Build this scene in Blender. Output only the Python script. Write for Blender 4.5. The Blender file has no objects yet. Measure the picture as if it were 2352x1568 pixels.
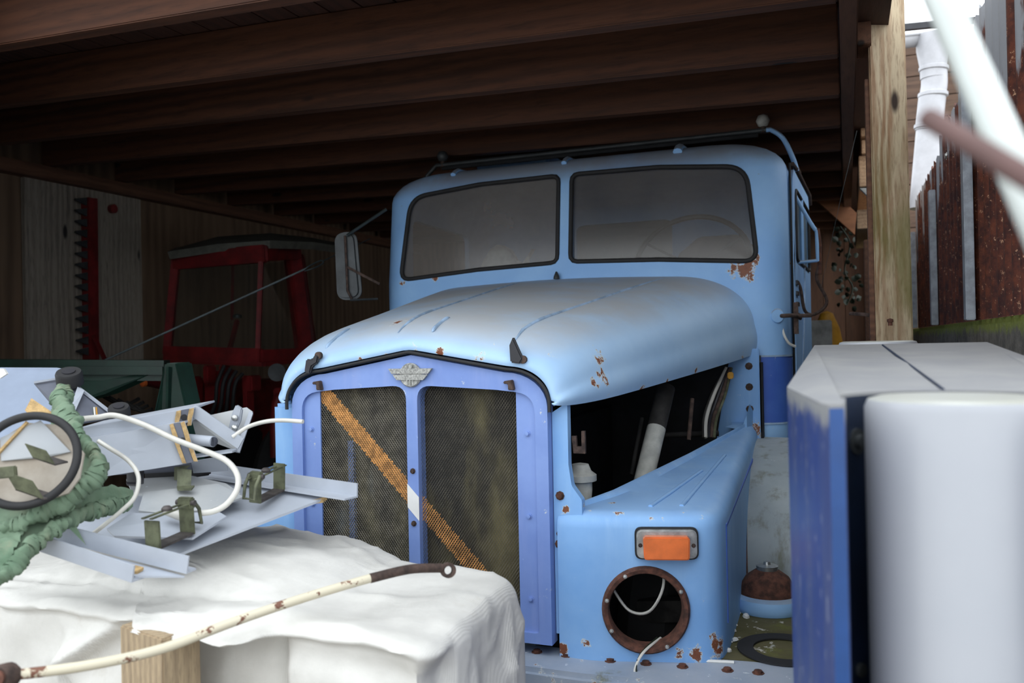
import bpy, bmesh, math, random
from mathutils import Vector, Matrix, noise as mnoise
random.seed(7)
scn = bpy.context.scene
COL = scn.collection
R = math.radians

# ------------------------------------------------------------------ camera
PW, PH, FPX = 2352.0, 1568.0, 1950.0
YAW, PITCH, ROLL = R(21.5), R(0.2), R(1.2)
CAM = Vector((0, 0, 1.6))
FW = Vector((-math.sin(YAW)*math.cos(PITCH), math.cos(YAW)*math.cos(PITCH), math.sin(PITCH)))
R0 = Vector((math.cos(YAW), math.sin(YAW), 0)); U0 = R0.cross(FW)
RT = R0*math.cos(ROLL) - U0*math.sin(ROLL); UP = U0*math.cos(ROLL) + R0*math.sin(ROLL)
cd = bpy.data.cameras.new('camera'); cam = bpy.data.objects.new('camera', cd); COL.objects.link(cam)
cam.matrix_world = Matrix(((RT.x, UP.x, -FW.x, CAM.x), (RT.y, UP.y, -FW.y, CAM.y), (RT.z, UP.z, -FW.z, CAM.z), (0, 0, 0, 1)))
cd.sensor_width = 36; cd.lens = FPX/PW*36; cd.clip_start = 0.02; cd.clip_end = 200
cd.dof.use_dof = True; cd.dof.focus_distance = 2.7; cd.dof.aperture_fstop = 3.6
scn.camera = cam
def ray(px, py): return FW + RT*((px-PW/2)/FPX) - UP*((py-PH/2)/FPX)
def D(px, py, d): return CAM + ray(px, py)*d                      # point seen at a pixel, d metres deep
def AY(px, py, y): v = ray(px, py); return CAM + v*((y-CAM.y)/v.y)
def AX(px, py, x): v = ray(px, py); return CAM + v*((x-CAM.x)/v.x)
def AZ(px, py, z): v = ray(px, py); return CAM + v*((z-CAM.z)/v.z)

# ------------------------------------------------------------------ light
w = bpy.data.worlds.new('overcast_sky'); scn.world = w; w.use_nodes = True
bg = w.node_tree.nodes['Background']; bg.inputs[0].default_value = (0.90, 0.95, 1.0, 1)
# standard overcast sky: three times brighter overhead than at the horizon
wn = w.node_tree; tc_ = wn.nodes.new('ShaderNodeTexCoord'); sx_ = wn.nodes.new('ShaderNodeSeparateXYZ'); wn.links.new(tc_.outputs['Generated'], sx_.inputs[0])
mr_ = wn.nodes.new('ShaderNodeMapRange'); mr_.inputs['From Min'].default_value = 0; mr_.inputs['From Max'].default_value = 1
mr_.inputs['To Min'].default_value = .92; mr_.inputs['To Max'].default_value = 1.25; wn.links.new(sx_.outputs['Z'], mr_.inputs['Value']); wn.links.new(mr_.outputs[0], bg.inputs[1])
scn.view_settings.view_transform = 'Standard'; scn.view_settings.look = 'None'
scn.view_settings.gamma = 1; scn.view_settings.use_curve_mapping = False
scn.view_settings.exposure = 1.3

# ------------------------------------------------------------------ materials
def lin(c):
    return tuple(((x/255)/12.92 if x/255 <= .04045 else (((x/255)+.055)/1.055)**2.4) for x in c) + (1,)
class NT:
    def __init__(s, name):
        s.m = bpy.data.materials.new(name); s.m.use_nodes = True; s.t = s.m.node_tree
        s.b = s.t.nodes['Principled BSDF']; s.o = s.t.nodes['Material Output']
        s.tc = s.t.nodes.new('ShaderNodeTexCoord')
    def n(s, typ, **kw):
        x = s.t.nodes.new(typ)
        for k, v in kw.items(): setattr(x, k, v)
        return x
    def l(s, a, b): s.t.links.new(a, b)
    def mapping(s, scale=(1, 1, 1), rot=(0, 0, 0)):
        m = s.n('ShaderNodeMapping'); m.inputs['Scale'].default_value = scale; m.inputs['Rotation'].default_value = rot
        s.l(s.tc.outputs['Object'], m.inputs['Vector']); return m.outputs[0]
    def noise(s, scale, detail=4, rough=.6, vec=None, dist=0):
        x = s.n('ShaderNodeTexNoise'); x.inputs['Scale'].default_value = scale; x.inputs['Detail'].default_value = detail
        x.inputs['Roughness'].default_value = rough; x.inputs['Distortion'].default_value = dist
        s.l(vec if vec is not None else s.tc.outputs['Object'], x.inputs['Vector']); return x.outputs['Fac']
    def ramp(s, f, a, b, smooth=True):
        x = s.n('ShaderNodeMapRange'); x.inputs['From Min'].default_value = a; x.inputs['From Max'].default_value = b
        if smooth: x.interpolation_type = 'SMOOTHSTEP'
        s.l(f, x.inputs['Value']); return x.outputs['Result']
    def mix(s, f, a, b):
        x = s.n('ShaderNodeMix', data_type='RGBA')
        for sock, v in ((x.inputs['A'], a), (x.inputs['B'], b)):
            if isinstance(v, tuple): sock.default_value = v
            else: s.l(v, sock)
        if isinstance(f, (int, float)): x.inputs['Factor'].default_value = f
        else: s.l(f, x.inputs['Factor'])
        return x.outputs['Result']
    def math(s, op, a, b=0.):
        x = s.n('ShaderNodeMath', operation=op)
        for i, v in enumerate((a, b)):
            if isinstance(v, (int, float)): x.inputs[i].default_value = v
            else: s.l(v, x.inputs[i])
        return x.outputs[0]
    def bump(s, h, strength=.3, dist=.01):
        x = s.n('ShaderNodeBump'); x.inputs['Strength'].default_value = strength; x.inputs['Distance'].default_value = dist
        s.l(h, x.inputs['Height']); s.l(x.outputs[0], s.b.inputs['Normal'])
    def done(s, col, rough=.6, metal=0.):
        if isinstance(col, tuple): s.b.inputs['Base Color'].default_value = col
        else: s.l(col, s.b.inputs['Base Color'])
        if isinstance(rough, (int, float)): s.b.inputs['Roughness'].default_value = rough
        else: s.l(rough, s.b.inputs['Roughness'])
        s.b.inputs['Metallic'].default_value = metal
        return s.m

RUST = lin((92, 50, 34)); RUST2 = lin((140, 82, 48))
def paint(name, c1, c2, scale=3., rust=.0, rscale=16., dust=.0, dustc=(150, 140, 128), chips=0., chipc=(214, 220, 222), rough=.55, moss=0., bump=.05, metal=0., streak=0., streakc=(90, 80, 70), spots=(), dr=(.55, .98)):
    t = NT(name)
    col = t.mix(t.ramp(t.noise(scale, 5), .3, .7), lin(c1), lin(c2))
    if streak:
        f = t.ramp(t.noise(14, 5, .65, t.mapping((1, 1, .12))), .5, .75)
        col = t.mix(t.math('MULTIPLY', f, streak), col, lin(streakc))
    if chips:
        f = t.ramp(t.noise(rscale*1.3, 6, .7), .71-chips, .73-chips)
        col = t.mix(f, col, lin(chipc))
    if dust:
        g = t.n('ShaderNodeNewGeometry'); sx = t.n('ShaderNodeSeparateXYZ'); t.l(g.outputs['Normal'], sx.inputs[0])
        f = t.ramp(sx.outputs['Z'], *dr)
        f = t.math('MULTIPLY', f, t.ramp(t.noise(2.2, 6, .65), .15, .6)); f = t.math('MULTIPLY', f, dust)
        col = t.mix(f, col, lin(dustc))
    if moss:
        f = t.ramp(t.noise(5, 6, .7), .66-moss*.4, .78-moss*.3)
        col = t.mix(f, col, t.mix(t.noise(30, 3), lin((74, 72, 34)), lin((120, 122, 60))))
    if rust:
        f0 = t.noise(rscale, 7, .72)
        if spots:
            g = t.n('ShaderNodeNewGeometry'); wsum = None
            for p_, r_ in spots:
                vm = t.n('ShaderNodeVectorMath', operation='DISTANCE'); vm.inputs[1].default_value = tuple(p_); t.l(g.outputs['Position'], vm.inputs[0])
                f_ = t.ramp(vm.outputs['Value'], r_*1.35, 0.)
                wsum = f_ if wsum is None else t.math('MAXIMUM', wsum, f_)
            f0 = t.math('ADD', f0, t.math('MULTIPLY', wsum, .28))
        f = t.ramp(f0, .735-rust*.6, .755-rust*.6)
        col = t.mix(t.ramp(f0, .69-rust*.6, .74-rust*.6), col, lin((204, 208, 204)))
        col = t.mix(f, col, t.mix(t.noise(60, 3), RUST, RUST2))
    t.bump(t.noise(40, 4), bump, .004)
    return t.done(col, rough, metal)
def plain(name, c, rough=.6, metal=0., var=.25, scale=12., bump=.1):
    t = NT(name); c2 = tuple(max(0, x*(1-var)) for x in c)
    col = t.mix(t.ramp(t.noise(scale, 5), .3, .7), lin(c), lin(c2)); t.bump(t.noise(scale*5, 4), bump, .003)
    return t.done(col, rough, metal)
def wood(name, c1, c2, axis='X', scale=1., knots=True, rough=.75, algae=False, center=None, rings=9, dist=5):
    t = NT(name)
    k = {'X': (.12, 1, 1), 'Y': (1, .12, 1), 'Z': (1, 1, .12)}[axis]
    v = t.mapping(tuple(x*scale for x in k))
    if center: v.node.inputs['Location'].default_value = tuple(-c*x*scale for c, x in zip(center, k))
    wv = t.n('ShaderNodeTexWave'); wv.wave_type = 'RINGS'; wv.rings_direction = axis; wv.inputs['Scale'].default_value = rings
    wv.inputs['Distortion'].default_value = dist; wv.inputs['Detail'].default_value = 3; wv.inputs['Detail Scale'].default_value = 1.2
    t.l(v, wv.inputs['Vector'])
    f = t.math('MULTIPLY', wv.outputs['Fac'], t.ramp(t.noise(3*scale, 4, .6, v), .2, .8))
    col = t.mix(f, lin(c1), lin(c2))
    col = t.mix(t.math('MULTIPLY', t.ramp(t.noise(60*scale, 3, .6, v), .45, .75), .5), col, lin(tuple(x*.75 for x in c2)))
    if knots:
        vo = t.n('ShaderNodeTexVoronoi'); vo.inputs['Scale'].default_value = 3.2
        kk = {'X': (.55, 1.6, 1.6), 'Y': (1.6, .55, 1.6), 'Z': (1.6, 1.6, .55)}[axis]
        t.l(t.mapping(kk), vo.inputs['Vector'])
        col = t.mix(t.ramp(vo.outputs['Distance'], .11, .05), col, lin(tuple(x*.35 for x in c2)))
    if algae:
        f = t.ramp(t.noise(2.2, 5, .6, t.mapping((3, 3, .8))), .36, .58)
        sx = t.n('ShaderNodeSeparateXYZ'); t.l(t.tc.outputs['Object'], sx.inputs[0])
        f = t.math('MULTIPLY', f, t.ramp(sx.outputs['Z'], 2.5, 1.9))
        col = t.mix(t.math('MULTIPLY', f, .75), col, lin((112, 108, 56)))
    t.bump(t.noise(50*scale, 4, .6, v), .3, .004)
    return t.done(col, rough)
def glass(name, dustc, fac0, fac1, scale=2.2):
    t = NT(name)
    tr = t.n('ShaderNodeBsdfTransparent'); tr.inputs[0].default_value = (.82, .86, .86, 1)
    df = t.n('ShaderNodeBsdfDiffuse'); df.inputs[0].default_value = lin(dustc)
    gl = t.n('ShaderNodeBsdfGlossy'); gl.inputs['Roughness'].default_value = .18
    f = t.ramp(t.noise(scale, 6, .65), .25, .75)
    mr = t.n('ShaderNodeMapRange'); mr.inputs['To Min'].default_value = fac0; mr.inputs['To Max'].default_value = fac1; t.l(f, mr.inputs['Value'])
    m1 = t.n('ShaderNodeMixShader'); t.l(mr.outputs[0], m1.inputs[0]); t.l(tr.outputs[0], m1.inputs[1]); t.l(df.outputs[0], m1.inputs[2])
    m2 = t.n('ShaderNodeMixShader'); m2.inputs[0].default_value = .05; t.l(m1.outputs[0], m2.inputs[1]); t.l(gl.outputs[0], m2.inputs[2])
    t.l(m2.outputs[0], t.o.inputs['Surface']); return t.m

M = {}
BSP = [(AY(px, py, y), r_) for px, py, y, r_ in ((962, 797, 2.31, .04), (915, 735, 2.43, .045), (1100, 820, 2.29, .03), (1010, 808, 2.29, .03), (890, 822, 2.29, .025), (830, 830, 2.29, .02), (690, 900, 2.32, .03), (672, 915, 2.34, .03), (1060, 725, 2.42, .02), (1040, 690, 2.9, .02), (765, 790, 2.38, .02),
    (1300, 925, 2.36, .025), (1345, 918, 2.45, .03), (1400, 905, 2.6, .03), (1470, 893, 2.75, .03), (1530, 872, 2.95, .02), (1600, 850, 3.2, .025), (1640, 838, 3.4, .02), (1695, 816, 3.7, .05), (1385, 820, 2.5, .05), (1395, 860, 2.48, .05), (1360, 880, 2.45, .04), (1270, 830, 2.36, .04))]
CSP = [(AY(px, py, y), r_) for px, py, y, r_ in ((1700, 608, 3.84, .10), (1725, 612, 3.86, .06), (1505, 375, 3.87, .035), (1525, 372, 3.87, .03), (1455, 378, 3.87, .022), (1100, 410, 3.87, .03), (1235, 395, 3.87, .02), (1220, 380, 3.87, .02), (925, 650, 3.84, .03), (1000, 640, 3.84, .025), (880, 612, 3.9, .02), (1740, 590, 3.85, .03), (1200, 615, 3.83, .015), (1800, 820, 4.0, .04), (1808, 610, 4.1, .05))]
FSP = [(AY(px, py, y), r_) for px, py, y, r_ in ((1290, 1490, 2.32, .04), (1350, 1480, 2.32, .03), (1420, 1170, 2.35, .03), (1500, 1172, 2.36, .045), (1560, 1172, 2.38, .045), (1610, 1175, 2.40, .03), (1660, 1490, 2.42, .06), (1600, 1495, 2.4, .04), (1300, 1170, 2.33, .02), (1350, 1160, 2.36, .025), (1400, 1145, 2.45, .03), (1735, 985, 3.8, .06), (1560, 1500, 2.38, .03))]
M['bonnet'] = paint('bonnet_paint', (156, 192, 228), (174, 206, 236), 2.5, rust=.03, rscale=24, dust=.75, dustc=(178, 172, 164), chips=.012, spots=BSP)
M['cab'] = paint('cab_paint', (132, 178, 230), (150, 194, 238), 2.5, rust=.03, rscale=22, dust=.8, dustc=(128, 122, 116), spots=CSP, dr=(.1, .7))
M['cabdark'] = paint('cab_band_paint', (56, 92, 180), (72, 110, 190), 4, rust=.05)
M['grille'] = paint('grille_paint', (110, 136, 196), (126, 152, 208), 4, rust=.055, rscale=18, chips=.02, chipc=(150, 170, 214), streak=.35, streakc=(146, 160, 208))
M['fender'] = paint('fender_paint', (118, 166, 220), (138, 182, 228), 3, rust=.03, rscale=24, chips=.01, dust=.15, spots=FSP, streak=.45, streakc=(158, 196, 232))
M['line'] = plain('pale_line_paint', (168, 196, 226), .5)
M['bumper'] = paint('bumper_paint', (140, 154, 172), (164, 172, 184), 4, rust=.13, rscale=20, moss=.12, chips=.05)
M['wing'] = paint('wing_grey', (150, 160, 164), (170, 178, 180), 5, rust=.07, streak=.8, streakc=(104, 104, 78), moss=.02)
M['mossplate'] = paint('mossy_plate', (96, 90, 62), (80, 78, 44), 9, moss=.35, rust=.08, chips=.1, chipc=(190, 186, 176), rough=.95, bump=.5)
M['rubber'] = plain('black_rubber', (34, 34, 36), .7)
M['blackpart'] = plain('black_plastic', (40, 40, 46), .5)
M['rust'] = plain('rusty_iron', (104, 66, 52), .9, 0, .45, 40, .4)
M['rust2'] = plain('dark_rusty_iron', (92, 74, 66), .85, .2, .45, 40, .4)
M['chrome'] = plain('dull_chrome', (196, 198, 196), .35, .8, .25, 30)
M['badge'] = plain('cast_badge_metal', (196, 196, 190), .5, .2, .35, 160, .6)
M['orange'] = plain('orange_lens', (232, 118, 58), .3, 0, .12, 20)
M['dark'] = plain('sooty_dark_metal', (30, 32, 36), .8, .1, .5, 10)
M['engine'] = plain('grimy_engine_iron', (60, 58, 56), .8, .2, .5, 14)
M['whitepipe'] = plain('pale_painted_pipe', (200, 200, 192), .6, 0, .25, 9)
M['mesh'] = plain('grille_mesh_wire', (122, 116, 102), .6, .3, .35, 30)
M['meshrust'] = plain('rust_painted_mesh', (224, 160, 92), .85, 0, .35, 34)
M['stripe'] = plain('white_stripe_paint', (232, 232, 228), .6, 0, .06)
def core_mat():
    t = NT('radiator_core')
    f = t.ramp(t.noise(2.6, 5, .6, t.mapping((1.6, 1, .5))), .42, .68)
    col = t.mix(f, lin((56, 54, 50)), lin((150, 140, 98)))
    col = t.mix(t.ramp(t.noise(2.0, 4, .6, t.mapping((1.5, 1, .7))), .58, .75), col, lin((136, 164, 186)))
    return t.done(col, .85)
M['core'] = core_mat()
M['windscreen'] = glass('dusty_windscreen', (136, 130, 124), .26, .46)
M['windscreen_l'] = glass('very_dusty_windscreen', (132, 126, 120), .42, .62)
M['sideglass'] = glass('door_glass', (150, 158, 160), .12, .3)
M['tractorglass'] = glass('tractor_glass', (80, 78, 72), .05, .25)
M['interior'] = plain('cab_interior_blue', (100, 130, 200), .7)
M['seat'] = plain('brown_vinyl', (92, 80, 76), .6)
M['wheelrim'] = plain('steering_black', (56, 58, 58), .45, 0, .4)
M['cloth_pale'] = plain('pale_cloth', (196, 196, 190), .9)
M['mirrorback'] = plain('mirror_grey', (70, 74, 76), .5, .3)
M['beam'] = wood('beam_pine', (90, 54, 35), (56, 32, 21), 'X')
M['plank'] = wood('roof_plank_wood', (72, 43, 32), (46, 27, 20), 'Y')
M['header'] = wood('header_wood', (110, 76, 56), (80, 52, 38), 'Y')
M['post'] = wood('post_pine', (196, 178, 148), (134, 88, 52), 'Z', 1.6, True, .75, True, (.19, 3.72, 0), 11, 9)
M['board'] = wood('weathered_board', (152, 143, 131), (112, 104, 96), 'Z', 1.3)
M['ply'] = wood('plywood', (118, 96, 76), (74, 58, 46), 'Z', .5, False)
M['backboard'] = wood('back_board_wood', (112, 78, 56), (76, 50, 36), 'Z')
M['lumber'] = wood('sawn_lumber', (196, 160, 124), (150, 112, 82), 'Y', 1.5)
M['timber'] = wood('timber_block_wood', (172, 152, 122), (134, 116, 94), 'Z', 2.2)
M['brace'] = wood('brace_wood', (150, 100, 68), (112, 72, 50), 'X')
M['chip'] = plain('torn_chipboard', (198, 166, 116), .95, 0, .2, 60, .8)
M['panel'] = plain('grey_panel_paint', (168, 174, 184), .5, 0, .07, 6)
M['panel2'] = plain('bluegrey_panel_paint', (132, 145, 166), .5, 0, .1, 5)
M['panelold'] = paint('stained_grey_panel', (172, 174, 174), (156, 160, 164), 5, rust=.06, rscale=22, chips=.02)
M['paneldark'] = plain('dark_grey_panel', (96, 100, 112), .6, 0, .15, 6)
M['dirty'] = paint('dirty_white_sheet', (180, 172, 160), (150, 140, 126), 9, rust=.05, rscale=24, rough=.8)
M['olive'] = plain('olive_steel', (104, 108, 84), .55, .2, .35, 30)
M['olivedark'] = plain('worn_steel', (82, 76, 74), .6, .2, .4, 30)
M['cable'] = plain('white_cable', (206, 204, 196), .5, 0, .08)
M['greenfab'] = paint('green_canvas', (112, 132, 110), (86, 110, 88), 9, rough=.95, streak=.35, streakc=(150, 140, 118), bump=.5)
def tarp_mat():
    t = NT('white_woven_tarp')
    col = t.mix(t.ramp(t.noise(5, 5), .3, .7), lin((212, 210, 204)), lin((194, 192, 186)))
    col = t.mix(t.math('MULTIPLY', t.ramp(t.noise(3.3, 6, .7), .58, .72), .35), col, lin((164, 152, 132)))
    wv = t.n('ShaderNodeTexWave'); wv.inputs['Scale'].default_value = 90; wv.bands_direction = 'X'; t.l(t.tc.outputs['Object'], wv.inputs['Vector'])
    h = t.math('ADD', t.math('MULTIPLY', wv.outputs['Fac'], .15), t.noise(22, 6, .65))
    t.bump(h, .35, .006); return t.done(col, .7)
M['tarp'] = tarp_mat()
def rod_mat():
    t = NT('chipped_white_rod')
    f = t.noise(26, 6, .7)
    col = t.mix(t.ramp(f, .57, .60), lin((198, 190, 168)), t.mix(t.noise(70), RUST, lin((120, 84, 66))))
    return t.done(col, .7)
M['rod'] = rod_mat()
def sheet_mat():
    t = NT('rusty_corrugated_iron')
    sx = t.n('ShaderNodeSeparateXYZ'); t.l(t.tc.outputs['Object'], sx.inputs[0])
    n1 = t.noise(7, 6, .65, t.mapping((1, 1, .16)))
    rustc = t.mix(t.ramp(t.noise(18, 6, .7), .35, .7), lin((58, 27, 22)), lin((112, 56, 34)))
    rustc = t.mix(t.ramp(t.noise(55, 5, .75), .60, .66), rustc, lin((196, 150, 118)))
    h = t.math('ADD', t.math('MULTIPLY', sx.outputs['Z'], .55), t.math('MULTIPLY', n1, 1.1))
    col = t.mix(t.ramp(h, 1.88, 1.94), rustc, lin((150, 152, 156)))
    t.bump(t.noise(60, 4), .3, .003)
    return t.done(col, .75, 0.)
M['sheet'] = sheet_mat()
M['zinc'] = plain('galvanised_steel', (164, 170, 178), .5, .4, .2, 20)
def wall_mat():
    t = NT('mossy_concrete')
    col = t.mix(t.ramp(t.noise(12, 6, .7), .3, .7), lin((118, 112, 104)), lin((82, 78, 72)))
    sx = t.n('ShaderNodeSeparateXYZ'); t.l(t.tc.outputs['Object'], sx.inputs[0])
    f = t.ramp(t.math('ADD', sx.outputs['Z'], t.math('MULTIPLY', t.noise(9, 5, .7), .12)), 1.655, 1.69)
    col = t.mix(f, col, t.mix(t.noise(30), lin((96, 104, 38)), lin((138, 146, 66))))
    t.bump(t.noise(25, 6, .7), .8, .02); return t.done(col, .95)
M['concrete'] = wall_mat()
M['pvc'] = plain('pvc_white', (196, 196, 200), .4, 0, .06)
M['fascia'] = wood('fascia_wood', (104, 80, 64), (72, 54, 44), 'X')
def cabinet_mat():
    t = NT('cabinet_blue')
    st = t.ramp(t.noise(9, 6, .7, t.mapping((1, 1, .1))), .38, .68)
    col = t.mix(t.math('MULTIPLY', st, .8), lin((28, 50, 112)), lin((66, 74, 104)))
    col = t.mix(t.ramp(t.noise(70, 3, .6, t.mapping((1, 1, .35))), .63, .70), col, lin((124, 130, 150)))
    sx = t.n('ShaderNodeSeparateXYZ'); t.l(t.tc.outputs['Object'], sx.inputs[0])
    f = t.ramp(t.math('ADD', sx.outputs['Z'], t.math('MULTIPLY', t.noise(30, 5, .7), .06)), 1.525, 1.55)
    col = t.mix(f, col, lin((136, 136, 134)))
    return t.done(col, .4)
M['cabinet'] = cabinet_mat()
M['cabinettop'] = paint('cabinet_top_dust', (136, 136, 136), (124, 125, 128), 7, streak=.2, streakc=(150, 150, 146), rough=.6)
M['cabinetflange'] = plain('cabinet_flange_blue', (34, 74, 134), .4, 0, .1)
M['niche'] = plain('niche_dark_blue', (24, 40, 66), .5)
M['roller'] = paint('roller_grey_white', (166, 168, 173), (158, 161, 167), 2, rough=.35, dust=.5, dustc=(176, 176, 150), bump=.01)
M['red'] = plain('tractor_red', (118, 26, 28), .5, 0, .3, 10)
M['tractorroof'] = plain('tractor_roof_grey', (96, 96, 88), .6)
M['greenpaint'] = plain('dark_green_paint', (28, 62, 50), .45, 0, .3, 7)
M['yellow'] = plain('yellow_paint', (206, 150, 40), .6, 0, .2)
M['block'] = plain('grey_block', (160, 158, 152), .9)
M['leaf'] = plain('ivy_leaf', (30, 42, 26), .6, 0, .4, 30)
M['wire'] = plain('steel_wire', (62, 72, 74), .5, .3)
M['poleW'] = plain('white_pole_paint', (186, 192, 188), .35, 0, .04)
M['poleB'] = plain('brown_rod_rust', (96, 70, 66), .8, 0, .2)
M['tyre'] = plain('tyre_rubber', (32, 32, 32), .85)
def ground_mat():
    t = NT('gravel_ground')
    col = t.mix(t.ramp(t.noise(30, 8, .75), .3, .7), lin((128, 120, 108)), lin((84, 78, 70)))
    t.bump(t.noise(45, 6), .6, .02); return t.done(col, .95)
M['ground'] = ground_mat()

# ------------------------------------------------------------------ builders
def link(o): COL.objects.link(o); return o
def empty(name, loc, label, cat, group=None):
    o = link(bpy.data.objects.new(name, None)); o.location = loc; o.empty_display_size = .1
    o['label'] = label; o['category'] = cat
    if group: o['group'] = group
    return o
def par(o, p):
    o.parent = p
    o.matrix_parent_inverse = Matrix.Translation(-p.location) if p.type == 'EMPTY' else Matrix.Identity(4)
def tag(o, label, cat, group=None):
    o['label'] = label; o['category'] = cat
    if group: o['group'] = group
    return o
def struct(o): o['kind'] = 'structure'; return o
class G:
    """collects geometry"""
    def __init__(s): s.v = []; s.f = []; s.mi = []
    def add(s, vs, fs, mi=0):
        b = len(s.v); s.v += [Vector(p) for p in vs]; s.f += [tuple(i+b for i in f) for f in fs]; s.mi += [mi]*len(fs); return s
    def box(s, lo, hi, mi=0):
        (x0, y0, z0), (x1, y1, z1) = lo, hi
        vs = [(x0, y0, z0), (x1, y0, z0), (x1, y1, z0), (x0, y1, z0), (x0, y0, z1), (x1, y0, z1), (x1, y1, z1), (x0, y1, z1)]
        return s.add(vs, [(0, 3, 2, 1), (4, 5, 6, 7), (0, 1, 5, 4), (1, 2, 6, 5), (2, 3, 7, 6), (3, 0, 4, 7)], mi)
    def prism(s, pts, off, mi=0):
        """3D polygon extruded by vector off"""
        n = len(pts); off = Vector(off); a = [Vector(p) for p in pts]; b = [p+off for p in a]
        fs = [tuple(range(n))[::-1], tuple(range(n, 2*n))] + [(i, (i+1) % n, (i+1) % n+n, i+n) for i in range(n)]
        return s.add(a+b, fs, mi)
    def bar(s, p0, p1, wd, ht, up=(0, 0, 1), mi=0):
        p0, p1 = Vector(p0), Vector(p1); d = (p1-p0).normalized(); sd = d.cross(Vector(up))
        if sd.length < 1e-4: sd = d.cross(Vector((1, 0, 0)))
        sd.normalize(); u = sd.cross(d); a = sd*wd/2; b = u*ht/2
        return s.prism([p0-a-b, p0+a-b, p0+a+b, p0-a+b], p1-p0, mi)
    def tube(s, pts, r, n=8, closed=False, mi=0, flat=1., cap=True):
        pts = [Vector(p) for p in pts]; N = len(pts); rings = []; prev = None
        for i in range(N):
            if closed: d = pts[(i+1) % N]-pts[i-1]
            else: d = pts[min(i+1, N-1)]-pts[max(i-1, 0)]
            d.normalize()
            if prev is None:
                a = d.cross(Vector((0, 0, 1)))
                if a.length < .05: a = d.cross(Vector((1, 0, 0)))
            else: a = prev - d*prev.dot(d)
            a.normalize(); prev = a; b = d.cross(a); rr = r(i/(N-1)) if callable(r) else r
            rings.append([pts[i]+a*math.cos(2*math.pi*k/n)*rr+b*math.sin(2*math.pi*k/n)*rr*flat for k in range(n)])
        vs = [p for q in rings for p in q]; fs = []
        for i in range(N if closed else N-1):
            j = (i+1) % N
            for k in range(n): fs.append((i*n+k, i*n+(k+1) % n, j*n+(k+1) % n, j*n+k))
        if not closed and cap: fs += [tuple(range(n))[::-1], tuple((N-1)*n+k for k in range(n))]
        return s.add(vs, fs, mi)
    def lathe(s, prof, c, axis=(0, 0, 1), n=24, mi=0, closed=False):
        c = Vector(c); ax = Vector(axis).normalized(); a = ax.cross(Vector((0, 1, 0)) if abs(ax.y) < .9 else Vector((1, 0, 0))).normalized(); b = ax.cross(a)
        vs = [c+ax*h+(a*math.cos(2*math.pi*k/n)+b*math.sin(2*math.pi*k/n))*r for r, h in prof for k in range(n)]; fs = []
        m = len(prof)
        for i in range(m if closed else m-1):
            j = (i+1) % m
            for k in range(n): fs.append((i*n+k, i*n+(k+1) % n, j*n+(k+1) % n, j*n+k))
        if not closed:
            if prof[0][0] > 1e-5: fs.append(tuple(range(n))[::-1])
            if prof[-1][0] > 1e-5: fs.append(tuple((m-1)*n+k for k in range(n)))
        return s.add(vs, fs, mi)
    def loft(s, rows, closed=False, mi=0):
        n = len(rows[0]); vs = [p for r_ in rows for p in r_]; fs = []
        for i in range(len(rows)-1):
            for k in range(n if closed else n-1):
                fs.append((i*n+k, i*n+(k+1) % n, (i+1)*n+(k+1) % n, (i+1)*n+k))
        return s.add(vs, fs, mi)
    def ring(s, outer, inner, off, mi=0):
        """plate with a hole, both outlines resampled to the same count"""
        n = len(outer); off = Vector(off)
        vs = [Vector(p) for p in outer]+[Vector(p) for p in inner]; vs += [p+off for p in vs]; fs = []
        for i in range(n):
            j = (i+1) % n
            fs += [(i, j, n+j, n+i), (2*n+i, 3*n+i, 3*n+j, 2*n+j), (i, 2*n+i, 2*n+j, j), (n+i, n+j, 3*n+j, 3*n+i)]
        return s.add(vs, fs, mi)
    def make(s, name, mat, parent=None, smooth=None, bevel=0, fix=True):
        me = bpy.data.meshes.new(name); me.from_pydata([tuple(p) for p in s.v], [], s.f)
        mats = mat if isinstance(mat, list) else [mat]
        for m in mats: me.materials.append(M[m] if isinstance(m, str) else m)
        if len(mats) > 1: me.polygons.foreach_set('material_index', s.mi)
        if fix or bevel:
            bm = bmesh.new(); bm.from_mesh(me)
            if fix: bmesh.ops.remove_doubles(bm, verts=bm.verts, dist=1e-6); bmesh.ops.recalc_face_normals(bm, faces=bm.faces)
            if bevel: 
                es = [e for e in bm.edges if len(e.link_faces) == 2 and e.calc_face_angle() > .5]
                bmesh.ops.bevel(bm, geom=es, offset=bevel, segments=2, affect='EDGES', clamp_overlap=True)
            bm.to_mesh(me); bm.free()
        if smooth or bevel:
            me.polygons.foreach_set('use_smooth', [True]*len(me.polygons)); me.set_sharp_from_angle(angle=R(smooth or 30))
        me.update(); o = link(bpy.data.objects.new(name, me))
        if parent is not None: par(o, parent)
        return o
def bake(o, smooth=40):
    dg = bpy.context.evaluated_depsgraph_get(); me = bpy.data.meshes.new_from_object(o.evaluated_get(dg))
    o.modifiers.clear(); old = o.data; o.data = me; me.name = old.name; bpy.data.meshes.remove(old)
    me.polygons.foreach_set('use_smooth', [True]*len(me.polygons)); me.set_sharp_from_angle(angle=R(smooth))
def solidify(o, th, offset=-1):
    m = o.modifiers.new('s', 'SOLIDIFY'); m.thickness = th; m.offset = offset; m.use_even_offset = True
def cut(o, cutters, smooth=40):
    obs = []
    for g in cutters:
        c = g.make('cutter', 'dark'); obs.append(c)
        m = o.modifiers.new('b', 'BOOLEAN'); m.operation = 'DIFFERENCE'; m.object = c; m.solver = 'EXACT'
    bpy.context.view_layer.update(); bake(o, smooth)
    for c in obs: me = c.data; bpy.data.objects.remove(c); bpy.data.meshes.remove(me)
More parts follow.
